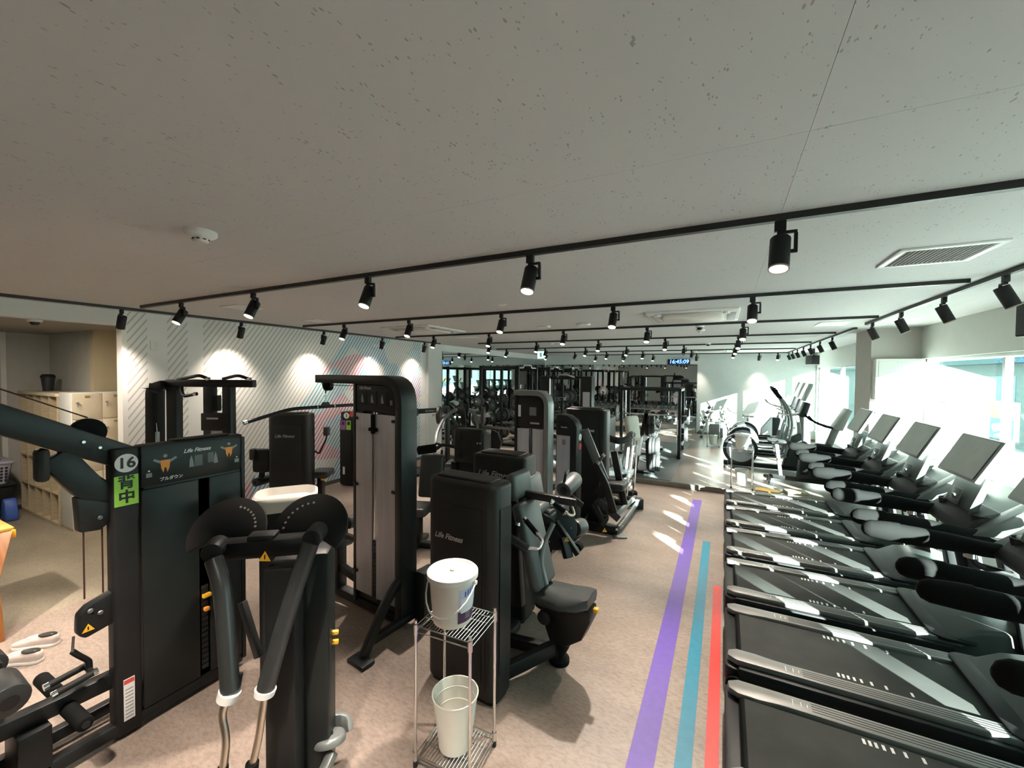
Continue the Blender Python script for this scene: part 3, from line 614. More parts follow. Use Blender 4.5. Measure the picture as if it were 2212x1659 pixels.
# ================================================================ wire carts, buckets, bins
def cart(label, loc, rz=0., w=.33, d=.28, h=.76, s=1.):
    t = thing('wire_cart',label,'wire shelf',loc,rz,'chrome wire carts')
    for x in (-w/2,w/2):
        for y in (-d/2,d/2):
            p = G().cyl((x,y,.0),(x,y,h+.03),.0085,n=10).obj('post', WIRE, t); G().cyl((x,y,0),(x,y,.035),.013,n=10).obj('foot', BLK2, p); G().cyl((x,y,h-.045),(x,y,h+.01),.013,n=10).obj('collar', WIRE, p); G().cyl((x,y,.03),(x,y,.08),.013,n=10).obj('collar', WIRE, p)
    for z in (.062,h):
        g = G()
        for zz in (z,z-.03):
            for a,b in (((-w/2,-d/2),(w/2,-d/2)),((w/2,-d/2),(w/2,d/2)),((w/2,d/2),(-w/2,d/2)),((-w/2,d/2),(-w/2,-d/2))): g.cyl((*a,zz),(*b,zz),.003,n=6)
        for y in (-d/6,d/6): g.cyl((-w/2,y,z-.004),(w/2,y,z-.004),.003,n=6)
        sh = g.obj('wire_shelf', WIRE, t)
        n = 18; wm = G().cyl((0,-d/2,0),(0,d/2,0),.0016,n=5).mesh('shelf_wire', WIRE)
        for k in range(n+1): o = link(bpy.data.objects.new('shelf_wire',wm), sh); o.location = (-w/2+w*k/n,0,z)
    return t
def bucket(label, loc, rz=0., s=1., lab=True):
    t = thing('lidded_bucket',label,'bucket',loc,rz)
    G().lathe([(0,0),(.098*s,0),(.104*s,.006*s),(.124*s,.235*s),(.130*s,.237*s),(.130*s,.262*s),(.121*s,.262*s),(.10*s,.01*s),(0,.01*s)],32).obj('pail', CRM, t)
    l = G().lathe([(.132*s,.238*s),(.138*s,.242*s),(.138*s,.268*s),(.130*s,.276*s),(.118*s,.274*s),(.114*s,.266*s),(.03*s,.268*s),(0,.268*s)],32).obj('lid', WHT, t); G().lathe([(.016*s,.266*s),(.015*s,.276*s),(.010*s,.281*s),(0,.282*s)],14).obj('lid_knob', CRM, l)
    pts = [(.137*s*math.cos(a), -.155*s*math.sin(a)*1.0, (.225-.135*math.sin(a))*s) for a in [PI*k/12 for k in range(13)]]
    G().tube(pts,.0045*s,8).obj('handle', WHT, t)
    for sx in (-1,1): G().cyl((sx*.12*s,0,.225*s),(sx*.142*s,0,.225*s),.012*s,n=10).obj('handle_lug', WHT, t)
    if lab:
        def patch(a0,a1,z0,z1,m,nm,rr_=.0006):
            g = G(); n = 10
            R = lambda z: (.104+(.124-.104)*(z/.235))*s+rr_
            A = [[V((R(z)*math.cos(a0+(a1-a0)*k/n),R(z)*math.sin(a0+(a1-a0)*k/n),z*s)) for k in range(n+1)] for z in (z0,z1)]
            for k in range(n): g.quad(A[0][k],A[0][k+1],A[1][k+1],A[1][k])
            return g.obj(nm,m,t)
        L_ = patch(-.85,.30,.03,.215,mat('pale_blue_label',(.55,.62,.78),.5,var=.05),'paper_label')
        patch(-.85,.30,.03,.095,PRP,'label_purple_band',.0011); patch(-.72,.12,.085,.165,mat('label_white',(.75,.76,.82),.5,var=.04),'label_oval',.0014)
        for k in range(5): patch(-.55+.14*k,-.48+.14*k,.17+.004*k,.20+.004*k,BLU,'label_script',.0016)
        for k in range(3): patch(-.45,-.15,.052+.012*k,.056+.012*k,LOGO,'label_line',.0016)
    return t
def bin_(label, loc, s=1.):
    t = thing('waste_bin',label,'waste bin',loc)
    G().lathe([(0,.0),(.088*s,0),(.094*s,.004),(.132*s,.305*s),(.137*s,.307*s),(.137*s,.313*s),(.130*s,.313*s),(.091*s,.008),(0,.008)],32).obj('shell', BINM, t)
    for z in (.10,.18,.25): G().lathe([((.0895+.0395*z/.305)*s,z*s),((.0895+.0395*z/.305)*s-.002,(z+.004)*s),((.0895+.0395*z/.305)*s+.0002,(z+.008)*s)],32).obj('inner_rib', BINM, t)
    return t
cart('chrome wire cart with a bucket on top, in the foreground beside the shoulder press',(-1.27,1.83,0),.06)
bucket('large white lidded bucket with purple label on the foreground wire cart',(-1.29,1.82,.762),.15,1.0)
bin_('cream waste bin standing low in the foreground wire cart',(-1.275,1.83,.065),.93)
cart('chrome wire cart on the platform edge behind the last treadmill',(.31,8.42,.092),.0,.33,.28,.70)
bucket('white lidded bucket on the wire cart at the platform edge',(.31,8.42,.796),2.2,.95,False)
o = G().bx(-.045,.045,-.001,.001,-.05,.05).obj('notice_label', WHT, bpy.data.objects['lidded_bucket.001'], loc=(-.02,-.119,.13))
bin_('white waste bin under the wire cart at the platform edge',(.31,8.42,.157),.85)
cart('small far wire cart in front of the dumbbell tree',(-.24,12.9,.092),.0,.30,.26,.72)
bucket('white bucket on the far wire cart by the dumbbell tree',(-.24,12.9,.814),.5,1.0,False)
bin_('white bin in the far wire cart by the dumbbell tree',(-.24,12.9,.157),.8)
o = G().prism([(-.20,-.10),(.15,-.13),(.22,.02),(.05,.12),(-.18,.10)],0,.012).obj('folded_cloth', YEL, None, bevel=.004, loc=(.72,8.42,.092)); tag(o,'folded yellow cloth on the platform edge beside the wire cart','cloth')
o = G().bx(-.16,.16,-.1,.1,0,.05).obj('wooden_tray', WOODL, None, bevel=.006, loc=(1.12,8.45,.092), rz=.2); tag(o,'flat wooden tray on the platform edge behind the last treadmill','tray')
# ================================================================ entry: lockers, shelf, basket, shoes
t = thing('locker_cabinet','cream key locker cabinet with white side beside the striped wall','lockers',(-7.84,2.1,0))
G().bx(0,.38,0,.88,.03,1.80).obj('body', LOCKS, t, bevel=.004); G().bx(.02,.37,.01,.87,0,.03).obj('plinth', LOCK, t)
dm = G().bx(0,.018,.003,.284,.003,.343).mesh('door', LOCK, bevel=.003); km = G().cyl((.018,.05,.22),(.03,.05,.22),.014,n=10).bx(.028,.034,.045,.055,.16,.22).mesh('key', STL); tm_ = G().bx(.018,.020,.12,.17,.285,.315).mesh('number_tag', mat('brass_tag',(.45,.33,.14),.4,.5,var=.05))
for c in range(3):
    for r in range(5):
        d = link(bpy.data.objects.new('door',dm), t); d.location = (.38,.01+.287*c,.06+.347*r)
        link(bpy.data.objects.new('key',km), d); link(bpy.data.objects.new('number_tag',tm_), d)
t = thing('cubby_shelf','pale wooden cubby shelf against the entry wall','shelf',(-9.3,2.08,0))
G().bx(0,1.45,.36,.38,.04,1.74).obj('back_board', WOODL, t); G().bx(-.02,1.455,-.015,.39,1.74,1.78).obj('top_board', LOCK, t, bevel=.003); G().bx(0,1.45,0,.37,0,.04).obj('bottom_board', WOODL, t)
for k in range(6): G().bx(.29*k-.009 if k else 0,.29*k+.009 if k<5 else 1.45,0,.36,.04,1.74).obj('divider', WOODL, t)
for z in (.42,.84,1.28):
    for k in range(5): G().bx(.29*k+.01,.29*k+.28,.005,.36,z,z+.016).obj('shelf_board', WOODL, t)
o = thing('black_tumbler','dark lidded tumbler standing on top of the cubby shelf','tumbler',(-9.0,2.3,1.78)); G().lathe([(0,0),(.055,0),(.075,.20),(0,.20)],20).obj('cup', mat('navy_black',(.03,.03,.045),.4,var=.05), o); G().lathe([(.08,.20),(.08,.225),(.06,.25),(0,.25)],20).obj('lid', BLK2, o)
o = G().loft([[V((x,y*.5,z)) for x,y,z in ((-.11*k,-.11*k,h),(.11*k,-.11*k,h),(.11*k,.11*k,h),(-.11*k,.11*k,h))] for k,h in ((1,0),(1.1,.06),(.9,.13),(.3,.19))]).obj('white_bag', WHT, None, bevel=.03, seg=3, loc=(-8.0,2.25,.041)); tag(o,'crumpled white bag in the lowest cubby of the shelf','bag')
o = G().loft([[V((x,y,z)) for x,y,z in ((-.1*k,-.06,h),(.1*k,-.06,h),(.12*k,.06,h),(-.1*k,.06,h))] for k,h in ((1,0),(1.2,.1),(.7,.24),(.4,.3))]).obj('blue_bag', BLU, None, bevel=.02, seg=2, loc=(-8.82,1.86,0)); tag(o,'blue cloth bag slumped beside the black crate','bag')
t = thing('black_crate','black storage crate on the entry floor under the lilac basket','crate',(-9.35,1.72,0))
G().loft([[V(p) for p in ((-.34*k,-.24*k,z),(.34*k,-.24*k,z),(.34*k,.24*k,z),(-.34*k,.24*k,z))] for k,z in ((.92,0),(1,.44))]).obj('tub', BLK2, t, bevel=.02); G().bx(-.36,.36,-.26,.26,.44,.47).obj('lid', BLK2, t, bevel=.01)
t = thing('laundry_basket','lilac plastic laundry basket with slots, full of dark cloths','basket',(-9.35,1.72,.47))
G().loft([[V(p) for p in rr_] for rr_ in ([(x,y,0) for x,y in rr(-.27,.27,-.19,.19,.06)],[(x,y,.30) for x,y in rr(-.33,.33,-.24,.24,.07)])]).obj('tub', LIL, t); G().loft([[V((x,y,z)) for x,y in rr(-.35,.35,-.26,.26,.08)] for z in (.29,.32)]).obj('rim', LIL, t, bevel=.008)
sm = G().bx(-.012,.012,-.004,.004,-.014,.014).mesh('slot', INK)
for r in range(5):
    for c in range(13):
        o = link(bpy.data.objects.new('slot',sm), t); z = .05+.045*r; o.location = (-.27+.045*c,-(.19+.05*z/.30)-.001,z); o.rotation_euler = (-.165,0,0)
for r in range(5):
    for c in range(9):
        o = link(bpy.data.objects.new('slot',sm), t); z = .05+.045*r; o.location = ((.27+.06*z/.30)+.001,-.17+.042*c,z); o.rotation_euler = (0,.197,PI/2)
G().lathe([(.0,.20),(.28,.28),(.22,.36),(.10,.42),(0,.40)],12,sx=1.0,sy=.72).obj('dark_cloths', mat('maroon_cloth',(.07,.03,.03),.9,bump=.6,bscale=20,var=.3), t)
# wooden stool edge at the left border
B = onz(3,1388,0); t = thing('wooden_bench_box','orange wooden cabinet with a yellow corner at the left edge','cabinet',B)
def _rg(px,py,z): p = onz(px,py,z)-B; return [V((p.x,p.y+.02,z)),V((p.x-.5,p.y+.02,z)),V((p.x-.5,p.y-.34,z)),V((p.x,p.y-.34,z))]
G().loft([_rg(3,1388,0),_rg(-10,1258,.42),_rg(20,1148,.74)]).obj('body', WOODO, t, bevel=.006); G().loft([_rg(21,1147,.74),_rg(23,1140,.765)]).obj('top_board', YWD, t, bevel=.003); p = onz(20,1152,.72)-B; G().box(p+V((.0,.02,-.01)),(.03,.03,.07)).obj('corner_plate', YEL, t, bevel=.006)
# sneakers
def shoe(label, loc, rz, m):
    t = thing('sneaker',label,'shoe',loc,rz,'pair of pale sneakers')
    sec = [(-.142,.014,.062),(-.130,.032,.082),(-.10,.038,.084),(-.05,.037,.078),(0,.038,.078),(.045,.043,.066),(.09,.044,.054),(.125,.034,.044),(.145,.012,.036)]
    prof = [(-1,.0),(-1.0,.45),(-.86,.78),(-.5,.97),(0,1.0),(.5,.97),(.86,.78),(1.0,.45),(1,.0)]
    G().loft([[V((x,a*w*1.06,z)) for a,z in ((-1,0),(-1,.026),(1,.026),(1,0))] for x,w,h in sec]).obj('sole', WHT, t, bevel=.005)
    G().loft([[V((x,a*w,.026+(h-.026)*b)) for a,b in prof] for x,w,h in sec]).obj('upper', m, t, ang=70)
    G().loft([[V((-.075+.052*math.cos(q)*k,.026*math.sin(q)*k,z)) for q in [2*PI*j/16 for j in range(16)]] for k,z in ((1.12,.080),(1.12,.0865),(.98,.0865),(.9,.084),(.01,.083))]).obj('opening', INK, t)
    for k in range(4): G().bx(.0+.018*k,.008+.018*k,-.022,.022,.0775-.0045*k,.081-.0045*k).obj('lace', LOGOW, t)
    return t
SHOE = mat('greige_suede', (.48,.42,.38), .8, bump=.2, bscale=200, var=.1)
shoe('pale sneaker nearest the weight machine, left of a pair on the floor',onz(42,1432,0),-2.55,SHOE); shoe('pale sneaker standing behind its partner on the entry floor',onz(78,1396,0),-2.45,SHOE)
# ceiling lamp of the entry
t = thing('entry_ceiling_light','flat round ceiling light over the lockers','ceiling light',(-7.0,1.2,2.66)); G().lathe([(0,0),(.16,0),(.16,-.03),(0,-.03)],24).obj('housing', WHT, t); G().lathe([(.14,-.03),(.13,-.045),(0,-.05)],24).obj('diffuser', mat('entry_diffuser',(.9,.85,.75),.5,emit=(1,.85,.65),estr=3), t)
l = bpy.data.lights.new('entry_glow','AREA'); l.shape = 'DISK'; l.size = .28; l.energy = 34; l.color = (1,.86,.68); lo = bpy.data.objects.new('entry_glow',l); COL.objects.link(lo); lo.parent = t; lo.location = (0,0,-.056)
# ================================================================ weight machine parts
def tower(t, x0,x1,y0,y1,h, mt=SHR, logo=None, side=-1, tray=True, r=.055, inset=True, traym=None, lz=None, lx=None, ls=.06):
    """rounded weight-stack shroud; long face looks along side*y"""
    b = G().prism(rr(x0,x1,y0,y1,r,5),.02,h).obj('shroud', mt, t, bevel=.03, seg=3)
    G().prism(rr(x0+.02,x1-.02,y0+.02,y1-.02,r*.7,4),0,.03).obj('base_skid', BLK, t)
    yf = y0 if side<0 else y1; w = x1-x0
    if inset:
        a,c = (yf-.004,yf+.004)
        G().prism(rr(x0+.07,x1-.10,.12,h-.16,.02,3),min(a,c),max(a,c),'y').obj('face_panel', BLK2, t, bevel=.002)
        G().bx(x1-.095,x1-.075,yf-.005,yf+.005,.10,h-.13).obj('face_groove', GRN, t)
    if tray:
        G().prism(rr(x0+.05,x1-.08,y0+.04,y1-.03,.035,4),h-.004,h+.012).obj('top_tray_rim', traym or SHR, t, bevel=.004); G().prism(rr(x0+.065,x1-.095,y0+.055,y1-.045,.03,4),h+.0115,h+.0135).obj('top_tray', traym or BLK2, t)
    if logo:
        text('logo_lettering','Life Fitness',ls,LOGO,t,face_mtx(((lx if lx is not None else x0+w*.42),yf-.006 if side<0 else yf+.006,lz or h*.68),(0,side,0)),.0008,.35,.0012)
    return b
def pad(t, name, c, d, m=UPH, ry=0., rz=0., rx=0., bev=.03):
    return G().box(c,d,rz,rx,ry).obj(name, m, t, bevel=bev, seg=3, ang=50)
def roller(t, p, q, r=.07, m=UPHB, name='roller_pad'):
    o = G().cyl(p,q,r,n=20).obj(name, m, t, bevel=.012); d = (V(q)-V(p)).normalized()
    G().cyl(V(p)-d*.008,V(p),r*.45,n=12).obj('end_cap', BLK2, o); G().cyl(V(q),V(q)+d*.008,r*.45,n=12).obj('end_cap', BLK2, o); return o
def bolt(t, p, n, r=.010, m=STL):
    n = V(n).normalized(); return G().cyl(V(p),V(p)+n*.006,r,r*.7,n=10).obj('bolt', m, t)
def grip(t, pts, r=.016, m=CHR, fil=.04): return G().tube(pts,r,10,fil).obj('handle_bar', m, t)
def foam(t, p, q, r=.021, m=RUB, caps=True):
    o = G().cyl(p,q,r,n=14).obj('grip_sleeve', m, t)
    if caps:
        d = (V(q)-V(p)).normalized(); G().cyl(V(p)-d*.02,V(p),r*1.05,n=12).obj('grip_ring', CHR, o); G().cyl(V(q),V(q)+d*.02,r*1.05,n=12).obj('grip_ring', CHR, o)
    return o
def warn(t, loc, n, s=.03, up=(0,0,1)):
    n = V(n).normalized(); x = V(up).cross(n).normalized(); y = n.cross(x); p = V(loc)
    o = G()._f and None
    g = G(); g._f(g._v([p-x*s-y*s*.6, p+x*s-y*s*.6, p+y*s])); w = g.obj('warning_triangle', YEL, t)
    g = G(); q = p+n*.0006; g._f(g._v([q-x*s*.12-y*s*.3, q+x*s*.12-y*s*.3, q+x*s*.12+y*s*.4, q-x*s*.12+y*s*.4])); g.obj('warning_mark', INK, w)
# ---------------------------------------------------------------- A: pulldown / row machine number 16, axis along y
B = V((-3.15,1.2,0)); t = thing('pulldown_machine','black pulldown machine number 16 with a lime sticker, at the left foreground','weight machine',B)
A = t; fx = .15
G().bx(.045,fx-.012,-.06,.50,.03,1.62).obj('weight_housing', BLK, t, bevel=.015)
G().prism(rr(.06,fx+.004,-.20,-.075,.02,4),.02,1.66).obj('front_column', BLK2, t, bevel=.012)
for y0,y1 in ((-.070,.225),(.285,.485)): G().bx(fx-.014,fx,y0,y1,.10,1.40).obj('side_panel', GRN, t, bevel=.006)
G().bx(fx-.02,fx-.012,.225,.285,.10,1.40).obj('stack_slot', INK, t)
for k in range(16): G().bx(fx-.014,fx-.008,.235,.275,.14+.035*k,.168+.035*k).obj('weight_plate', BLK2, t)
pl = G().prism([(-.072,1.415),(.485,1.415),(.485,1.63),(.42,1.645),(-.072,1.66)],fx-.014,fx+.004,'x').obj('instruction_placard', GRN, t, bevel=.006)
G().bx(.04,fx,-.07,.50,1.62,1.66).obj('top_cap', BLK2, t, bevel=.015); G().bx(.055,.135,.10,.42,1.66,1.672).obj('top_tray', BLK2, t, bevel=.01)
G().bx(fx-.06,fx,.487,.515,.06,1.64).obj('rear_column', BLK, t, bevel=.008)
# placard print: muscle figures, pictograms and words
X = fx+.0048
def pq(nm, y0,y1,z0,z1, m): G().bx(X,X+.0006,y0,y1,z0,z1).obj(nm, m, pl)
GF = mat('pale_grey_print',(.22,.25,.26),.5,var=.05); GF2 = mat('mid_grey_print',(.10,.12,.125),.5,var=.05)
for cy,cz,s in ((.045,1.53,1.),(.405,1.555,.9)):
    G().prism([(cy-.026*s,cz+.03*s),(cy+.026*s,cz+.03*s),(cy+.020*s,cz-.02*s),(cy+.010*s,cz-.045*s),(cy+.004*s,cz-.015*s),(cy-.004*s,cz-.015*s),(cy-.010*s,cz-.045*s),(cy-.020*s,cz-.02*s)],X,X+.0008,'x').obj('muscle_figure', ORG, pl)
    for q in (-1,1): G().prism([(cy+q*.026*s,cz+.03*s),(cy+q*.055*s,cz+.045*s),(cy+q*.06*s,cz+.033*s),(cy+q*.026*s,cz+.012*s)][::q],X,X+.0007,'x').obj('figure_arm', GF, pl)
    G().cyl((X,cy,cz+.055*s),(X+.0007,cy,cz+.055*s),.011*s,n=12).obj('figure_head', GF, pl)
pq('machine_picture',.20,.245,1.49,1.56,GF2); pq('machine_picture',.275,.31,1.50,1.565,GF2)
for q in (.185,.325): G().prism([(q-.015,1.49),(q+.012,1.49),(q+.006,1.53),(q-.002,1.565),(q-.012,1.54)],X,X+.0008,'x').obj('seated_figure', GF, pl)
for q in (-.035,.455): pq('number_plate',q-.014,q+.014,1.47,1.495,GF); G().cyl((X,q,1.507),(X+.0007,q,1.507),.005,n=10).obj('print_dot', LOGOW, pl)
text('logo_lettering','Life Fitness',.034,LOGOW,pl,face_mtx((X+.001,.215,1.595),(1,0,0)),.0004,.35,.0006)
text('name_lettering','プルダウン',.024,LOGOW,pl,face_mtx((X+.001,.075,1.445),(1,0,0)),.0004,0,.0008)
# number and body-part stickers on the column
X2 = fx+.0045
n16 = G().cyl((X2,-.137,1.575),(X2+.0012,-.137,1.575),.052,n=32).obj('number_sticker', LOGOW, t); text('number_lettering','16',.082,INK,n16,face_mtx((X2+.002,-.137,1.574),(1,0,0)),.0005,0,.0022)
ls = G().bx(X2,X2+.0012,-.192,-.085,1.335,1.505).obj('body_part_sticker', LIME, t)
text('sticker_lettering','背',.078,INK,ls,face_mtx((X2+.002,-.138,1.462),(1,0,0)),.0005,0,.0022); text('sticker_lettering','中',.078,INK,ls,face_mtx((X2+.002,-.138,1.380),(1,0,0)),.0005,0,.0022)
wl = G().bx(X2,X2+.001,-.165,-.115,.10,.34).obj('safety_label', LOGOW, t); G().bx(X2+.001,X2+.0016,-.163,-.117,.31,.335).obj('label_header', REDP, wl)
for k in range(9): G().bx(X2+.001,X2+.0014,-.158,-.122,.115+.02*k,.120+.02*k).obj('label_line', GRY, wl)
G().bx(fx+.0,fx+.03,.232,.28,.62,.645).obj('selector_pin', YEL, t, bevel=.006); G().bx(fx+.0,fx+.03,.24,.27,.53,.555).obj('lock_pin', ORG, t, bevel=.006)
# boom
_before = set(t.children)
G().beam((0,-.12,1.60),(0,-1.05,2.13),.085,.135).obj('boom', GRN, t, bevel=.012)
G().strip([(0,-.14,1.36),(0,-.27,1.45),(0,-.40,1.66)],.08,.13,.06,4,up=(0,0,1)).obj('boom_brace', GRN, t, bevel=.01)
for y,z in ((-.13,1.61),(-.18,1.645),(-.235,1.675),(-.30,1.715)): bolt(t,(.043,y,z),(1,0,0),.011)
G().cyl((-.03,-.27,1.76),(.03,-.27,1.76),.075,n=24).obj('boom_pulley', RUB, t, bevel=.01); G().prism([(-.33,1.42),(-.18,1.36),(-.16,1.28),(-.24,1.22),(-.32,1.23)],-.035,.048,'x').obj('pulley_bracket', BLK, t, bevel=.01); bolt(t,(.049,-.24,1.29),(1,0,0),.012)
for y in (-.30,-.225): G().cyl((.02,y,.86),(.02,y,1.40),.004,n=6).obj('cable', mat('red_black_cable',(.05,.018,.016),.5,var=.1), t)
G().cyl((0,-.27,1.84),(0,-1.0,2.24),.004,n=6).obj('cable', MATS['red_black_cable'], t)
G().cyl((-.03,-1.02,2.16),(.03,-1.02,2.16),.08,n=24).obj('end_pulley', RUB, t, bevel=.01)
G().bx(-.03,.05,-.47,-.42,1.53,1.70).obj('hanging_pad', BLK2, t, bevel=.02)
# low row pulley block and V handle
G().prism([(-.10,.70),(-.10,.89),(-.30,.825),(-.335,.79),(-.34,.69),(-.31,.655)],-.01,.06,'x').obj('row_pulley_block', BLK, t, bevel=.015); bolt(t,(.061,-.29,.80),(1,0,0),.013); bolt(t,(.061,-.25,.77),(1,0,0),.013); warn(t,(.062,-.30,.71),(1,0,0),.026)
G().cyl((.02,-.345,.68),(.02,-.35,.60),.006,n=8).obj('chain_link', STL, t)
vh = G().tube([(.02,-.35,.60),(.02,-.33,.57),(.0,-.28,.50),(.0,-.28,.44)],.014,10,.02).obj('row_handle', BLK, t)
for x in (-.05,.06): foam(vh,(x,-.285,.455),(x,-.42,.44),.017,BLK2); 
G().cyl((-.05,-.283,.455),(.06,-.283,.455),.013,n=10).obj('handle_bridge', BLK, vh)
for o in t.children:
    if o not in _before: o.location.x += .075
# base frame
G().bx(.08,.15,-1.6,.45,.03,.10).obj('floor_rail', BLK, t, bevel=.012); G().bx(-.16,-.10,-1.6,.45,.03,.10).obj('floor_rail', BLK, t, bevel=.012)
G().beam((.08,-.13,.34),(0,-1.4,.34),.075,.085).obj('seat_beam', BLK, t, bevel=.012)
G().bx(-.05,.15,-.56,-.44,.06,.30).obj('support_post', BLK, t, bevel=.01); bolt(t,(.04,-.40,.36),(1,0,1),.011); bolt(t,(.04,-.26,.365),(1,0,1),.011)
roller(t,(-.30,-.37,.33),(-.06,-.37,.33),.035,RUB,'footrest'); roller(t,(.06,-.37,.31),(.32,-.37,.31),.035,RUB,'footrest'); G().cyl((-.1,-.37,.325),(.1,-.37,.315),.022,n=12).obj('footrest_bar', BLK, t)
roller(t,(-.30,-.60,.62),(-.05,-.60,.62),.065); roller(t,(.05,-.60,.58),(.24,-.60,.56),.075); G().beam((0,-.60,.34),(0,-.60,.66),.05,.06).obj('thigh_post', BLK, t, bevel=.008)
pad(t,'seat',(0,-.95,.50),(.32,.42,.08),UPHB)
G().beam((0,-.95,.34),(0,-.95,.47),.08,.1).obj('seat_post', BLK, t, bevel=.01)
G().cyl((.10,-.62,1.42),(.10,-1.05,1.62),.02,n=12).obj('side_bar', BLK, t); G().cyl((.10,-.60,1.41),(.10,-.63,1.425),.024,n=12).obj('side_bar_cap', CHR, t)
# ---------------------------------------------------------------- B: pec fly with two cam discs
B = V((-1.95,1.32,0)); t = thing('pec_fly_machine','black pec fly machine with two cam discs and hanging chrome-tipped arms, front left','weight machine',B)
LB = lambda px,py,d: dep(px,py,d)-B
u = V((.78,.62,0)); w_ = V((-.62,.78,0)); rzB = math.atan2(u.y,u.x)
ctr = LB(610,1300,1.98); ctr.z = 0
G().box(ctr+V((0,0,.60))+u*.02,(.13,.20,1.20),rz=rzB).obj('front_post', BLK, t, bevel=.012)
st = ctr+w_*.12+u*.10
G().box(st+V((0,0,.62)),(.20,.16,1.16),rz=rzB).obj('stack_housing', GRN, t, bevel=.02)
for k in range(2): G().box(st+u*(.105)-w_*.0+V((0,0,.745-.05*k)),(.05,.022,.020),rz=rzB).obj('selector_pin', YEL, t, bevel=.005)
G().box(ctr+w_*.03+u*.075+V((0,0,.5)),(.012,.02,1.0),rz=rzB).obj('guide_rod', GRY, t)
bar0,bar1 = LB(470,1188,1.93),LB(668,1172,1.96)
G().beam(bar0,bar1,.09,.085).obj('cross_bar', BLK, t, bevel=.015); warn(t,LB(572,1204,1.862),(.46,-.89,.1),.028)
cap = (bar0+bar1)/2+V((0,0,.05)); G().box(cap,(.12,.08,.03),rz=rzB).obj('bar_cap', BLK2, t, bevel=.01)
def half_disc(cx,cy,d,r,a0,a1,nm,holes):
    c = LB(cx,cy,d); n_ = (V((0,0,2.1))-B-c); n_ = V((.42,-.62,.62)).normalized(); x = V((0,0,1)).cross(n_).normalized(); y = n_.cross(x)
    g = G(); P2 = [(0,-.02)]+[(r*math.cos(a0+(a1-a0)*k/24),r*math.sin(a0+(a1-a0)*k/24)) for k in range(25)]
    fr = [c+x*a+y*b+n_*.011 for a,b in P2]; bk = [c+x*a+y*b-n_*.011 for a,b in P2]
    vf = g._v(fr); vb = g._v(bk); g._f(vf); g._f(vb[::-1])
    for k in range(len(vf)): g._f([vf[k],vb[k],vb[(k+1)%len(vf)],vf[(k+1)%len(vf)]])
    o = g.obj(nm, mat('disc_matte_black',(.010,.010,.010),.7,bump=.05,bscale=300,var=.1,spec=.2), t, bevel=.004)
    for k in range(8):
        a = holes[0]+(holes[1]-holes[0])*k/7; q = c+x*.72*r*math.cos(a)+y*.72*r*math.sin(a)
        G().cyl(q+n_*.0112,q+n_*.0122,.006,n=10).obj('pin_hole', STL, o)
    return c
half_disc(492,1150,2.02,.175,math.radians(-25),math.radians(212),'cam_disc',(math.radians(10),math.radians(78)))
half_disc(672,1140,2.05,.175,math.radians(-38),math.radians(190),'cam_disc',(math.radians(95),math.radians(180)))
for (ax,ay),arm,ch,sl in (((456,1196),((462,1208),(480,1262),(490,1375),(497,1492)),((490,1510),(478,1545),(490,1598),(482,1662)),((497,1492),(512,1455))),((672,1166),((672,1172),(640,1262),(606,1375),(574,1487)),((571,1500),(566,1545),(556,1610),(545,1652)),None)):
    d0 = 1.84 if ax<500 else 1.88
    G().cyl(LB(ax,ay,d0-.03),LB(ax+18,ay-22,d0+.09),.042,n=18).obj('arm_pivot', BLK, t, bevel=.008)
    a = G().tube([LB(x,y,d0-.02-.03*k) for k,(x,y) in enumerate(arm)],.036,14,.06).obj('swing_arm', mat('arm_satin_black',(.026,.028,.028),.33,var=.1), t)
    e = LB(*arm[-1],d0-.11); e2 = LB(ch[0][0],ch[0][1],d0-.112)
    G().cyl(e,e2,.043,.040,n=18).obj('white_collar', WHT, a)
    G().tube([e]+[LB(x,y,d0-.115-.005*k) for k,(x,y) in enumerate(ch)],.0155,12,.05).obj('bent_handle', CHRW, a)
    if ax>500: G().cyl(LB(545,1648,d0-.13),LB(541,1690,d0-.13),.026,n=14).obj('grip_end', RUB, a)
    else: G().cyl(LB(482,1655,d0-.13),LB(480,1700,d0-.13),.02,n=14).obj('grip_end', RUB, a); G().cyl(LB(506,1490,d0-.02),LB(512,1455,d0),.024,n=12).obj('arm_peg', BLK2, a)
# rear shroud with pale tray top
sc_ = LB(615,1085,2.75); sc_.z = 0
G().box(sc_+V((0,0,.63)),(.28,.26,1.22),rz=rzB+.25).obj('rear_shroud', BLK, t, bevel=.05, seg=3)
def tr(x,y): return [sc_+V((math.cos(rzB+.25)*a-math.sin(rzB+.25)*b,math.sin(rzB+.25)*a+math.cos(rzB+.25)*b,0)) for a,b in rr(-.18*x,.20*x,-.15*y,.15*y,.09*x)]
G().loft([[p+V((0,0,z)) for p in tr(k,k)] for k,z in ((.90,1.20),(1.0,1.245),(1.0,1.29),(.93,1.30),(.80,1.25),(.0001,1.245))]).obj('pale_tray', mat('pale_tray_plastic',(.44,.41,.365),.4,var=.04), t, ang=50)
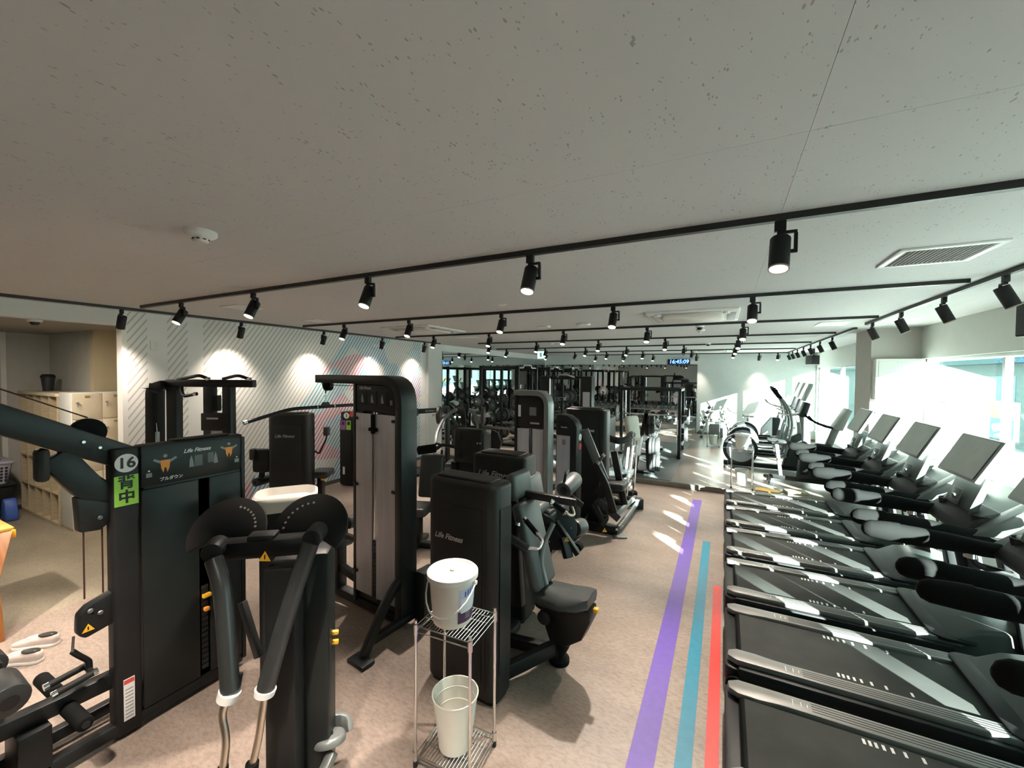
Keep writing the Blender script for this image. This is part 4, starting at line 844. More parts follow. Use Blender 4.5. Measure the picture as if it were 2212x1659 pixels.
# lower pulley, rollers and seat carriage at the right foot
f0 = V((-1.9,1.62,0))-B
G().cyl(LB(655,1575,2.14),LB(668,1568,2.20),.062,n=20).obj('lower_pulley', RUB, t, bevel=.008); G().cyl(LB(615,1585,2.05),LB(628,1578,2.1),.075,n=20).obj('lower_pulley', RUB, t, bevel=.008)
G().strip([LB(700,1560,2.22),LB(745,1556,2.26),LB(752,1580,2.24)],.03,.085,.03,3).obj('guard_plate', GRY, t, bevel=.01)
dq = G().cyl(LB(712,1605,2.12),LB(712,1585,2.13),.082,.074,n=28).obj('round_cap', GRY, t, bevel=.012); G().cyl(LB(712,1586,2.125),LB(712,1583,2.126),.018,n=12).obj('cap_bolt', BLK, dq)
G().beam(LB(690,1690,2.02),LB(720,1622,2.10),.05,.05).obj('lower_arm', GRY, t, bevel=.012)
G().cyl(LB(683,1482,2.1),LB(668,1478,2.1),.022,n=14).obj('side_knob', RUB, t, bevel=.004)
pb = ctr-w_*.05; G().box(pb+w_*.35+V((0,0,.045)),(.09,1.15,.07),rz=rzB).obj('floor_rail', BLK, t, bevel=.01)
G().box(pb-w_*.15+V((0,0,.04)),(.62,.09,.07),rz=rzB).obj('floor_rail', BLK, t, bevel=.01)
G().beam(LB(523,1300,2.2),LB(560,1420,2.15),.03,.05).obj('rear_brace', BLK, t, bevel=.006)
# ---------------------------------------------------------------- F: lat pulldown
t = thing('lat_pulldown','tall black lat pulldown with grey mesh guard and wide bar, centre left','weight machine',(-2.60,2.62,0),-.105)
H = 2.075
G().strip([(.30,0,.06),(.30,0,H-.04),(-.86,0,H-.04)],.17,.075,.20,6,up=(-.5,0,-.5)).obj('arch_frame', BLK, t, bevel=.008)
G().bx(-.315,-.275,-.06,.06,.06,H-.07).obj('left_post', BLK, t, bevel=.008)
G().bx(.262,.338,-.086,.086,.06,1.80).obj('right_post', GRN, t, bevel=.008)
G().bx(-.28,.26,-.055,.055,1.76,2.0).obj('header_housing', BLK2, t, bevel=.02)
for k in range(3):
    f = G().bx(-.24+.13*k,-.13+.13*k,-.058,-.055,1.82,1.94).obj('picture_frame', GRN, t); G().prism([(-.20+.13*k,1.84),(-.165+.13*k,1.84),(-.175+.13*k,1.88),(-.185+.13*k,1.915),(-.20+.13*k,1.88)],-.0592,-.058,'y').obj('exercise_figure', GF, f)
G().bx(.17,.20,-.058,-.055,1.83,1.87).obj('qr_blank', GRY, t)
text('logo_lettering','Life Fitness',.035,LOGO,t,face_mtx((-.15,-.0575,1.965),(0,-1,0)),.0004,.35,.0005)
G().bx(-.27,-.055,-.062,-.052,.17,1.745).obj('guard_panel', TRN, t, bevel=.003); G().bx(.0,.235,-.062,-.052,.17,1.745).obj('guard_panel', TRN, t, bevel=.003)
G().bx(-.06,.005,-.045,-.040,.60,1.745).obj('guard_back', TRN, t); G().bx(-.275,.26,.035,.050,.15,1.75).obj('rear_guard', TRN, t)
for x in (-.045,-.01): G().cyl((x,-.046,.15),(x,-.046,1.76),.008,n=8).obj('guide_rod', CHR, t)
for k in range(14): G().bx(-.05,-.004,-.058,-.046,.16+.036*k,.19+.036*k).obj('weight_plate', BLK2, t)
G().bx(-.075,.025,-.085,-.055,1.60,1.63).obj('stack_clamp', RUB, t, bevel=.006); G().bx(-.045,-.015,-.08,-.06,1.58,1.74).obj('stack_bolt', RUB, t)
for z in (1.70,1.12,.35):
    for x in (-.27,.235): G().bx(x-.03,x+.03,-.075,-.062,z-.012,z+.012).obj('panel_clip', BLK2, t, bevel=.003)
# head pulley and bar
G().prism([(-.86,2.03),(-.72,2.03),(-.715,1.97),(-.76,1.925),(-.83,1.925),(-.855,1.97)],-.02,.02,'y').obj('pulley_cover', BLK, t, bevel=.01); G().cyl((-.775,-.03,1.965),(-.775,.03,1.965),.045,n=20).obj('head_pulley', RUB, t, bevel=.006)
G().cyl((-.30,0,1.975),(-.74,0,1.975),.004,n=6).obj('cable', CHR, t)
G().cyl((-.82,0,1.93),(-.82,0,1.89),.006,n=8).obj('cable_end', BLK, t)
for k in range(4): G().tube([V((-.82,0,1.88-.022*k))+V((.009*math.cos(a)*(k%2),.009*math.cos(a)*((k+1)%2),.017*math.sin(a))) for a in [2*PI*j/10 for j in range(10)]],.003,6,closed=True).obj('chain_link', CHR, t)
b = G().tube([(-.82,-.70,1.68),(-.82,-.34,1.765),(-.82,.34,1.765),(-.82,.70,1.68)],.016,12,.08).obj('lat_bar', BLK, t)
G().prism([(-.05,1.77),(.05,1.77),(.025,1.81),(-.025,1.81)],-.83,-.81,'x').obj('bar_hanger', BLK, b)
for y in (-.09,.09): G().cyl((-.82,y-.004,1.765),(-.82,y+.004,1.765),.019,n=12).obj('bar_ring', CHR, b)
for s in (-1,1): G().cyl((-.82,s*.70,1.68),(-.82,s*.725,1.674),.019,n=12).obj('bar_end_cap', CHR, b)
# seat, thigh pads and base
G().strip([(.30,0,.05),(-.78,0,.05),(-.92,0,.12),(-.94,0,.34),(-.80,0,.40)],.09,.07,.09,5,up=(0,0,1)).obj('base_rail', BLK, t, bevel=.01)
G().bx(-.34,.34,-.03,.03,.10,.16).obj('stack_base', BLK, t)
G().beam((-.76,0,.30),(-.30,0,.22),.06,.07).obj('seat_beam', BLK, t, bevel=.01)
pad(t,'seat',(-.76,0,.47),(.36,.30,.08),UPHB); G().bx(-.64,-.56,-.05,.05,.06,.62).obj('seat_post', BLK, t, bevel=.01)
for s in (-1,1): roller(t,(-.58,s*.07,.66),(-.58,s*.26,.66),.06,UPH,'thigh_pad')
ad = G().bx(-.53,-.50,-.02,.02,.60,.78).obj('thigh_adjuster', BLK, t, bevel=.005)
for k in range(5): G().cyl((-.515,-.024,.63+.03*k),(-.515,-.0205,.63+.03*k),.008,n=8).obj('adjuster_hole', STL, ad)
G().beam((-.58,0,.58),(-.34,0,.58),.05,.04).obj('thigh_beam', BLK, t, bevel=.006)
for s in (-1,1):
    G().strip([(.31,s*.07,.42),(.33,s*.22,.34),(.36,s*.46,.03)],.07,.05,.08,4,up=(1,0,0)).obj('rear_leg', BLK, t, bevel=.008)
    G().bx(.27,.45,s*.48-.055,s*.48+.055,0,.03).obj('foot_plate', BLK2, t, bevel=.008)
G().beam((.33,-.42,.09),(.33,.42,.09),.05,.06).obj('rear_cross_rail', BLK, t, bevel=.008)
G().bx(.34,.46,.05,.22,.02,.46).obj('rear_box', GRN, t, bevel=.015)
# ---------------------------------------------------------------- G: shoulder press
B = V((-1.50,2.30,0)); rzG = -.07; t = thing('shoulder_press','black shoulder press with rounded weight tower and grey seat, behind the wire cart','weight machine',B,rzG)
tower(t,-.29,.28,-.10,.13,1.40,logo=1,r=.07,lz=1.02,lx=-.09,ls=.052)
G().bx(.282,.284,-.05,.08,.20,1.25).obj('side_inlay', GRN, t)
pad(t,'backrest',(.245,.47,.86),(.085,.30,.62),UPH,ry=-.27,bev=.035); pad(t,'headrest',(.115,.47,1.27),(.075,.27,.20),UPH,ry=-.14,bev=.035)
G().beam((.12,.47,.35),(.03,.47,1.32),.07,.09,up=(1,0,0)).obj('backrest_frame', BLK, t, bevel=.012)
G().loft([[V((x,.49+a*w,z+b)) for a,b in ((-1,.0),(-.85,.035),(0,.05),(.85,.035),(1,.0),(.8,-.035),(-.8,-.035))] for x,w,z in ((.30,.12,.50),(.34,.155,.50),(.50,.165,.505),(.62,.15,.53),(.69,.10,.55))]).obj('seat', UPH, t, ang=60)
G().prism([(.36,.46),(.70,.50),(.70,.42),(.64,.28),(.52,.19),(.40,.20),(.36,.30)],.42,.56,'y').obj('seat_housing', BLK, t, bevel=.012)
G().cyl((.36,.40,.36),(.36,.58,.36),.05,n=16).obj('pivot_cap', BLK2, t, bevel=.006); G().bx(.70,.735,.47,.51,.47,.50).obj('height_lever', YEL, t, bevel=.006)
G().beam((.50,.49,.20),(.44,.52,.08),.07,.08,up=(1,0,0)).obj('seat_column', BLK, t, bevel=.01); G().lathe([(0,0),(.075,0),(.075,.03),(.05,.06),(.04,.10),(0,.10)],18,(.43,.53,0)).obj('front_foot', RUB, t)
G().beam((.20,.10,.09),(.43,.53,.12),.06,.10).obj('base_beam', BLK, t, bevel=.01); G().beam((.0,.47,.05),(.44,.50,.09),.07,.08).obj('base_rail', BLK, t, bevel=.01); G().bx(-.10,.02,.10,.68,.02,.09).obj('cross_rail', BLK, t, bevel=.01)
# press arms: near and far
LG = lambda px,py,d: M.Rotation(-rzG,3,'Z') @ (dep(px,py,d)-B)
G().cyl(LG(1085,1152,2.75),LG(1140,1187,2.72),.030,n=16).obj('near_press_arm', BLK, t, bevel=.005)
grip(t,[LG(1138,1184,2.72),LG(1165,1186,2.74),LG(1172,1168,2.78),LG(1158,1150,2.82)],.012,CHR,.02); foam(t,LG(1160,1153,2.82),LG(1136,1124,2.88),.018); foam(t,LG(1112,1164,2.76),LG(1118,1135,2.78),.018)
G().beam(LG(1100,1060,3.12),LG(1244,1086,3.05),.05,.055).obj('far_press_arm', BLK, t, bevel=.008)
grip(t,[LG(1234,1088,3.05),LG(1241,1112,3.0),LG(1232,1114,2.98),LG(1222,1106,2.98)],.010,CHRW,.015); foam(t,LG(1220,1105,2.98),LG(1196,1087,3.0),.018); G().cyl(LG(1188,1083,3.0),LG(1194,1086,3.0),.022,n=14).obj('grip_knob', CHR, t, bevel=.006)
G().tube([LG(1196,1130,3.05),LG(1172,1180,3.0),LG(1168,1215,2.98),LG(1180,1262,2.95)],.018,10,.12).obj('link_arm', GRY, t)
# ---------------------------------------------------------------- I: seated leg curl behind the shoulder press
B = V((-1.70,3.10,0)); t = thing('leg_curl_machine','black leg curl machine with a round cam disc and roller pads, behind the shoulder press','weight machine',B)
LI = lambda px,py,d: dep(px,py,d)-B
tower(t,-.26,.26,-.05,.20,1.40,logo=1,r=.04,lz=1.235,lx=-.03,ls=.075,inset=False); G().cyl((.262,.02,1.24),(.264,.02,1.24),.02,n=14).obj('yellow_sticker', YEL, t)
dc = LI(1201,1140,3.62); nn = V((.46,-.85,.25)).normalized()
d = G().cyl(dc-nn*.02,dc+nn*.02,.185,n=36).obj('cam_disc', BLK, t, bevel=.006)
for k in range(6): a = k*PI/3; xx = V((0,0,1)).cross(nn).normalized(); yy = nn.cross(xx); bolt(d,dc+nn*.0205+xx*.13*math.cos(a)+yy*.13*math.sin(a),nn,.009)
roller(t,LI(1217,1060,3.55),LI(1243,1034,3.75),.072,UPH); G().cyl(LI(1218,1046,3.56),LI(1223,1020,3.56),.012,n=10).obj('adjust_pin', BLK, t); G().cyl(LI(1223,1024,3.56),LI(1225,1014,3.56),.014,n=10).obj('pin_cap', CHR, t)
roller(t,LI(1240,1142,3.70),LI(1258,1136,3.80),.075,UPH); roller(t,LI(1246,1184,3.5),LI(1252,1178,3.56),.04,RUB)
G().beam(LI(1200,1126,3.50),LI(1249,1198,3.42),.05,.045).obj('lever_bar', BLK, t, bevel=.008); G().beam(LI(1216,1160,3.46),LI(1228,1206,3.40),.075,.06).obj('lever_weight', BLK, t, bevel=.012); warn(t,LI(1224,1166,3.40),(.46,-.89,.2),.022)
G().beam(LI(1130,1090,3.5),LI(1196,1128,3.46),.04,.05).obj('lever_link', BLK, t, bevel=.008)
G().beam(LI(1228,1070,3.62),LI(1258,1092,3.6),.03,.05).obj('roller_arm', BLK, t, bevel=.006)
pad(t,'back_pad',LI(1150,1062,3.55),(.10,.28,.30),UPH,ry=-.2); pad(t,'thigh_pad',LI(1156,1092,3.5),(.20,.30,.09),UPH); pad(t,'seat',LI(1140,1105,3.7)+V((.05,.1,0)),(.42,.38,.10),UPHB)
sp_ = LI(1180,1195,3.75); G().cyl(V((sp_.x,sp_.y,.02)),V((sp_.x,sp_.y,.55)),.05,n=16).obj('seat_column', BLK, t); G().lathe([(0,0),(.10,0),(.10,.02),(.06,.05),(0,.05)],18,(sp_.x,sp_.y,0)).obj('round_foot', RUB, t)
G().bx(.1,.62,.32,.40,.02,.09).obj('base_rail', BLK, t, bevel=.01); G().bx(-.05,.03,.15,.95,.02,.09).obj('base_rail', BLK, t, bevel=.01)
G().beam(V((sp_.x,sp_.y,.45)),dc+V((0,.06,-.05)),.06,.08).obj('support_arm', BLK, t, bevel=.01)
# ---------------------------------------------------------------- J, K, L towers in the middle
t = thing('cable_tower','tall black cable tower with arched grey frame in the middle of the room','weight machine',(-2.03,4.52,0),-.05)
G().strip([(.20,0,.05),(.20,0,1.87),(-.24,0,1.87)],.16,.06,.16,6,up=(-.5,0,-.5)).obj('arch_frame', GRY, t, bevel=.008); G().bx(-.235,-.20,-.06,.06,.05,1.85).obj('left_post', BLK, t, bevel=.006); G().bx(.165,.182,-.07,.07,.05,1.72).obj('right_liner', BLK, t)
G().bx(-.20,.165,-.05,.05,1.45,1.83).obj('header_housing', BLK2, t, bevel=.02); G().bx(-.185,-.15,-.055,-.05,1.58,1.72).obj('notice_card', LOGOW, t); G().bx(-.03,.06,-.055,-.05,1.60,1.70).obj('display_card', GRY, t); G().bx(-.02,.10,-.055,-.05,1.50,1.52).obj('logo_strip', LOGO, t)
G().bx(-.195,-.035,-.055,-.045,.12,1.44).obj('guard_panel', TRN, t, bevel=.003); G().bx(.01,.16,-.055,-.045,.12,1.44).obj('guard_panel', TRN, t, bevel=.003); G().bx(-.2,.165,.03,.045,.10,1.45).obj('rear_guard', TRN, t)
for k in range(16): G().bx(-.033,.008,-.045,-.02,.12+.035*k,.148+.035*k).obj('weight_plate', BLK2, t)
G().cyl((-.012,-.05,.12),(-.012,-.05,1.45),.006,n=8).obj('guide_rod', CHR, t); G().bx(-.03,.006,-.075,-.05,.98,1.14).obj('stack_clamp', RUB, t, bevel=.01)
G().bx(-.3,.3,-.05,.05,0,.06).obj('base_rail', BLK, t, bevel=.01); G().bx(-.05,.05,-.3,.4,0,.05).obj('cross_rail', BLK, t, bevel=.01)
t = thing('leg_extension','black weight tower with a small nameplate and round stickers, beside the tall cable tower','weight machine',(-1.80,5.14,0),-.1)
G().prism([(-.15,.05),(.15,.05),(.15,1.42),(.11,1.50),(.02,1.56),(-.12,1.575),(-.15,1.55)],-.09,.09,'y').obj('shroud', SHR, t, bevel=.02); G().prism([(-.10,1.36),(.08,1.33),(.05,1.45),(-.02,1.50),(-.10,1.51)],-.096,-.09,'y').obj('name_panel', BLK2, t); G().bx(-.07,.02,-.098,-.096,1.40,1.415).obj('name_strip', LOGO, t)
G().bx(-.13,.06,-.098,-.09,.15,1.30).obj('guard_panel', TRN, t, bevel=.003); G().bx(-.05,.0,-.101,-.098,1.18,1.25).obj('small_card', mat('mauve_card',(.30,.20,.22),.5,var=.05), t)
for k in range(10): G().bx(-.148,-.132,-.10,-.09,.2+.05*k,.235+.05*k).obj('weight_plate', STL, t)
for z,m in ((1.28,LOGOW),(1.16,REDP)): G().cyl((.151,.02,z),(.153,.02,z),.045,n=20).obj('round_sticker', m, t)
G().bx(-.2,.2,-.2,.2,0,.06).obj('base_skid', BLK, t, bevel=.01)
pad(t,'seat',(-.42,.05,.55),(.36,.38,.10),UPHB); G().bx(-.46,-.36,.0,.1,.03,.5).obj('seat_post', BLK, t, bevel=.01); G().bx(-.5,-.15,.0,.08,0,.05).obj('seat_rail', BLK, t)
B = V((-1.76,5.75,0)); t = thing('leg_press','black leg press with big weight tower and angled sled arms, right of centre','weight machine',B)
LL = lambda px,py,d: dep(px,py,d)-B
tower(t,-.31,.31,-.05,.22,1.60,logo=None,r=.07)
G().bx(-.05,.14,-.056,-.05,1.28,1.31).obj('logo_strip', LOGO, t)
G().beam(LL(1262,928,5.45),LL(1305,1035,5.40),.03,.12,up=(1,0,0)).obj('guide_plate', GRY, t, bevel=.006)
G().strip([LL(1284,1000,5.35),LL(1308,1045,5.33),LL(1326,1108,5.3)],.05,.09,.1,4,up=(1,0,0)).obj('sled_arm', BLK, t, bevel=.008); G().strip([LL(1326,975,5.75),LL(1338,1038,5.72),LL(1349,1090,5.7)],.05,.09,.1,4,up=(1,0,0)).obj('sled_arm', BLK, t, bevel=.008)
G().tube([LL(1293,998,5.3),LL(1303,984,5.3)],.022,12).obj('grip_sleeve', UPH, t); G().tube([LL(1302,985,5.3),LL(1306,981,5.3)],.025,12).obj('grip_ring', CHR, t); G().tube([LL(1290,1002,5.3),LL(1294,996,5.3)],.025,12).obj('grip_ring', CHR, t)
pad(t,'seat',LL(1326,1045,5.7),(.34,.36,.10),UPHB); G().cyl(LL(1299,1063,5.35),LL(1306,1056,5.5),.08,n=20).obj('hub', BLK, t, bevel=.01)
e0,e1 = onz(1257,1140,.0)-B,onz(1335,1157,.0)-B
G().beam(e0+V((0,0,.06)),e1+V((0,0,.06)),.09,.10).obj('floor_rail', BLK, t, bevel=.012); G().prism([(0,0),(1,0),(1,1)],0,1) if False else None
g = G(); a,b_,c_ = LL(1290,1080,5.33),e1+V((0,0,.22)),e1+V((-.1,0,.05)); n_ = V((.46,-.89,0))
G().beam(a,b_,.06,.09).obj('diagonal_strut', BLK, t, bevel=.008); G().beam(LL(1283,1088,5.36),LL(1302,1128,5.33),.05,.07).obj('short_strut', BLK, t, bevel=.008); G().strip([LL(1308,1100,5.36),LL(1312,1118,5.34),LL(1300,1134,5.34)],.03,.06,.06,4).obj('curved_gusset', BLK, t)
f1 = onz(1378,1098,0)-B; G().beam(e1+V((0,0,.10)),f1+V((0,0,.10)),.05,.06).obj('front_bar', GRY, t, bevel=.01); G().box(f1+V((0,0,.08)),(.14,.12,.16),rz=.5).obj('end_block', BLK, t, bevel=.012); G().box(e1+V((.03,-.03,.012)),(.16,.14,.024),rz=.4).obj('foot_plate', GRY, t, bevel=.005); G().beam(LL(1330,1115,5.5),f1+V((-.05,.05,.16)),.04,.05).obj('cross_link', GRY, t)
bolt(t,LL(1332,1144,5.17),n_,.016); bolt(t,LL(1344,1136,5.2),n_,.016); warn(t,LL(1306,1146,5.13),(.46,-.89,.1),.03)
G().beam(V((.0,.1,.06)),e0+V((0,0,.06)),.09,.10).obj('floor_rail', BLK, t, bevel=.01); G().beam(f1+V((0,0,.06)),V((.05,.8,.06)),.08,.08).obj('floor_rail', BLK, t, bevel=.01)
# ---------------------------------------------------------------- M: hip machine with cream back pad
B = V((-1.45,7.1,0)); t = thing('hip_machine','grey steel hip machine with cream back pad, right of the leg press','weight machine',B)
LM = lambda px,py,d: dep(px,py,d)-B
for (a,b_) in (((1367,933),(1352,1078)),((1379,930),(1368,1066))):
    d = 6.85 if a[0]<1370 else 7.2; p,q = LM(*a,d-.15),LM(*b_,d); q.z = .03
    G().tube([p,q],.022,10).obj('upright_rail', CHR, t); G().lathe([(0,0),(.07,0),(.07,.05),(.03,.08),(0,.08)],14,(q.x,q.y,0)).obj('rail_foot', RUB, t)
G().beam(LM(1362,945,6.9),LM(1345,1075,7.05),.16,.05,up=(0,1,0)).obj('wide_post', GRY, t, bevel=.02); G().beam(LM(1347,1060,6.9),LM(1366,1040,7.2),.04,.08).obj('tie_bar', GRY, t, bevel=.01)
G().tube([LM(1314,946,6.7),LM(1335,953,6.55),LM(1352,951,6.6),LM(1366,938,6.8)],.055,12,.2).obj('curved_bar', BLK2, t)
pad(t,'back_pad',LM(1366,925,6.95),(.10,.30,.42),UPHC,ry=-.15,rz=-.5,bev=.045); pad(t,'seat',LM(1340,1020,6.9),(.4,.36,.10),UPHB)
G().bx(-.35,.1,.05,.12,.02,.10).obj('base_rail', BLK, t, bevel=.01); G().beam(LM(1335,990,6.9),V((-.05,.1,.1)),.06,.09,up=(1,0,0)).obj('seat_post', BLK, t, bevel=.01)
tower(t,-.62,-.30,.0,.5,1.35,r=.05,tray=False,inset=False)
# ---------------------------------------------------------------- D, E, C near the striped wall
t = thing('torso_machine','dark rounded weight tower with side roller and handle, in front of the striped wall','weight machine',(-5.55,3.82,0),.55)
tower(t,-.29,.29,-.10,.15,1.50,r=.07,logo=1,lz=1.18,lx=-.05,ls=.06)
G().tube([(.30,.05,.95),(.38,.02,.90),(.48,.0,1.10),(.50,0,1.18)],.012,8,.03).obj('curved_arm', BLK, t); pad(t,'arm_pad',(.50,-.01,1.24),(.07,.10,.13),UPHB,bev=.015)
G().box((-.40,-.02,.82),(.24,.10,.34)).obj('hinge_housing', BLK, t, bevel=.04); G().box((-.50,-.06,.92),(.07,.10,.16)).obj('thigh_block', UPHB, t, bevel=.02); roller(t,(-.46,-.10,.52),(-.38,.12,.52),.06); G().beam((-.40,0,.75),(-.42,0,.52),.05,.06,up=(1,0,0)).obj('roller_arm', BLK, t)
pad(t,'seat',(.36,.20,.58),(.26,.32,.10),UPHB); G().cyl((.40,.05,.52),(.46,.02,.52),.014,n=10).obj('seat_lever', YEL, t); G().bx(.30,.38,.14,.26,.05,.54).obj('seat_post', BLK, t, bevel=.01); G().bx(-.5,.5,.0,.08,0,.07).obj('base_rail', BLK, t, bevel=.01)
t = thing('ab_machine','narrow black weight tower with round number stickers at the foot of the striped wall','weight machine',(-6.10,5.42,0),.35)
G().bx(-.20,.30,-.08,.12,.02,1.37).obj('shroud', BLK, t, bevel=.02); G().bx(-.205,.02,-.09,-.08,.04,1.22).obj('front_panel', BLK2, t, bevel=.005); G().bx(.05,.29,-.088,-.08,.08,1.22).obj('side_panel', GRN, t, bevel=.005)
c = G().cyl((-.08,-.082,1.30),(-.08,-.085,1.30),.055,n=24).obj('number_sticker', LOGOW, t); text('number_lettering','3',.07,INK,c,face_mtx((-.08,-.0865,1.298),(0,-1,0)),.0005,0,.002); G().cyl((.03,-.082,1.325),(.03,-.085,1.325),.05,n=24).obj('red_round_sticker', REDP, t)
v = G().bx(-.19,-.09,-.094,-.091,1.04,1.21).obj('violet_sticker', VIO, t); G().bx(-.165,-.115,-.0955,-.094,1.13,1.19).obj('sticker_mark', PRP, v); v = G().bx(-.08,.01,-.094,-.091,1.04,1.21).obj('green_sticker', LIME, t); G().bx(-.06,-.01,-.0955,-.094,1.13,1.19).obj('sticker_mark', INK, v); G().bx(-.15,-.11,-.093,-.090,.22,.36).obj('safety_label', LOGOW, t)
t = thing('assisted_chin_dip','black assisted chin and dip frame with angled top grips, behind machine number 16','weight machine',(-5.30,2.58,0),math.radians(27.3))
H = 2.0
G().bx(-.42,.58,-.04,.04,H-.085,H).obj('top_beam', BLK, t, bevel=.01); G().strip([(-.42,0,H-.06),(-.56,0,H-.10),(-.58,0,0)],.16,.10,.10,5,up=(-.5,0,-.5)).obj('left_column', BLK, t, bevel=.015); G().bx(-.40,-.28,-.05,.05,.05,H-.08).obj('inner_post', GRN, t, bevel=.01)
G().bx(.02,.12,-.05,.05,.05,H-.08).obj('stack_post', GRN, t, bevel=.01); G().bx(.235,.335,-.05,.05,.05,H-.08).obj('right_post', GRN, t, bevel=.01); G().bx(.0,.29,-.06,.02,1.42,1.62).obj('header_panel', BLK2, t, bevel=.01); G().bx(.07,.20,-.064,-.06,1.55,1.57).obj('logo_strip', LOGO, t); G().bx(.03,.235,-.05,.0,.3,1.42).obj('guard_panel', TRN, t); G().bx(.12,.16,-.03,.06,1.64,1.82).obj('pulley_plate', BLK, t, bevel=.008)
for a in (((-.26,0,H-.03),(-.22,-.04,H-.16),(-.16,-.08,H-.19),(-.02,-.10,H-.16)),((-.30,0,H+.0),(-.10,-.05,H+.03),(.0,-.07,H+.05),(.1,-.07,H+.01)),((.22,0,H+.01),(.38,-.04,H+.045),(.44,-.06,H+.05),(.56,-.06,H+.01))): grip(t,a,.018,BLK,.04); G().cyl(V(a[-1])-V((.02,0,0)),V(a[-1])+V((.012,0,0)),.021,n=10).obj('grip_ring', CHR, t)
G().bx(-.53,-.49,-.06,-.03,1.22,1.40).obj('white_tag', mat('pale_blue_tag',(.62,.72,.74),.5,var=.03), t); G().tube([(-.505,-.05,1.40),(-.51,-.05,1.5),(-.50,-.05,1.4)],.004,6).obj('tag_cord', LOGOW, t)
G().bx(-.6,.5,-.08,.08,0,.07).obj('base_rail', BLK, t, bevel=.01); G().bx(-.55,-.45,-.5,.35,0,.06).obj('floor_rail', BLK, t, bevel=.01); G().bx(.25,.35,-.5,.35,0,.06).obj('floor_rail', BLK, t, bevel=.01); pad(t,'knee_pad',(-.1,-.28,.75),(.42,.25,.08),UPHB); G().beam((-.1,-.25,.07),(-.1,-.28,.71),.06,.06).obj('knee_post', BLK, t)
# ---------------------------------------------------------------- chest press seen from behind
t = thing('chest_press','black chest press seen from behind with foam arm rest, centre left','weight machine',(-3.05,4.62,0),.12)
G().bx(-.17,.25,-.06,.10,.9,1.36).obj('rear_housing', SHR, t, bevel=.03, seg=3); G().bx(.25,.36,-.04,.12,.05,1.30).obj('side_column', GRY, t, bevel=.02); G().bx(-.14,.24,-.02,.08,.05,.95).obj('lower_housing', BLK, t, bevel=.02)
for z in (1.27,1.02): G().bx(-.14,-.06,-.075,-.06,z-.06,z+.06).obj('bracket_plate', GRN, t, bevel=.008)
for x,z in ((-.19,1.20),(-.19,.93),(.18,1.18),(.22,1.18)): bolt(t,(x,-.062,z),(0,-1,0),.012)
G().tube([(-.17,-.02,1.10),(-.35,-.06,1.13),(-.42,-.1,1.06),(-.62,-.16,1.03)],.024,10,.05).obj('press_arm', BLK, t); roller(t,(-.42,-.10,1.08),(-.66,-.16,1.04),.06,RUB,'foam_pad'); foam(t,(-.36,-.04,.98),(-.36,-.04,.72),.026); G().cyl((-.36,-.04,1.05),(-.36,-.04,.98),.018,n=10).obj('handle_stem', BLK, t)
G().cyl((-.16,-.04,.70),(-.12,-.07,.70),.025,n=14).obj('orange_knob', ORG, t); G().bx(-.35,.4,-.05,.03,0,.07).obj('base_rail', BLK, t, bevel=.01); G().bx(-.22,-.14,-.05,.03,.05,.9).obj('front_post', BLK, t, bevel=.01)
G().prism([(.33,.95),(.45,1.05),(.50,1.2),(.45,1.33),(.36,1.36)],-.02,.02,'y').obj('cam_plate', BLK, t)
pad(t,'seat',(.05,.45,.5),(.4,.4,.1),UPHB); G().bx(0,.1,.1,.5,.05,.45).obj('seat_post', BLK, t)

# ---------------------------------------------------------------- small abductor machine glimpsed between lat pulldown and shoulder press
B = onz(900,1180,0); B.z = 0; t = thing('abductor_machine','small black seated machine glimpsed between the lat pulldown and shoulder press','weight machine',B,.3)
G().bx(-.32,.30,-.05,.05,0,.07).obj('base_rail', BLK, t, bevel=.01); G().bx(-.05,.05,-.25,.28,0,.06).obj('cross_rail', BLK, t, bevel=.01)
G().bx(-.06,.06,-.06,.06,.06,.40).obj('seat_column', BLK, t, bevel=.012); pad(t,'seat',(0,0,.46),(.34,.34,.10),UPHB); pad(t,'backrest',(.12,.18,.82),(.30,.10,.52),UPHB,rx=-.18)
G().beam((.12,.22,.35),(.12,.26,1.0),.06,.05).obj('backrest_frame', BLK, t, bevel=.008); roller(t,(-.14,-.14,.80),(.02,-.16,.82),.075,UPHB); G().beam((-.10,0,.40),(-.12,-.12,.80),.04,.05).obj('roller_arm', BLK, t, bevel=.006)
G().tube([(-.15,.02,.50),(-.20,.02,.62),(-.08,-.02,.68)],.012,8,.03).obj('side_handle', CHR, t); G().cyl((-.10,-.06,.32),(-.10,-.09,.32),.02,n=12).obj('yellow_knob', YEL, t)
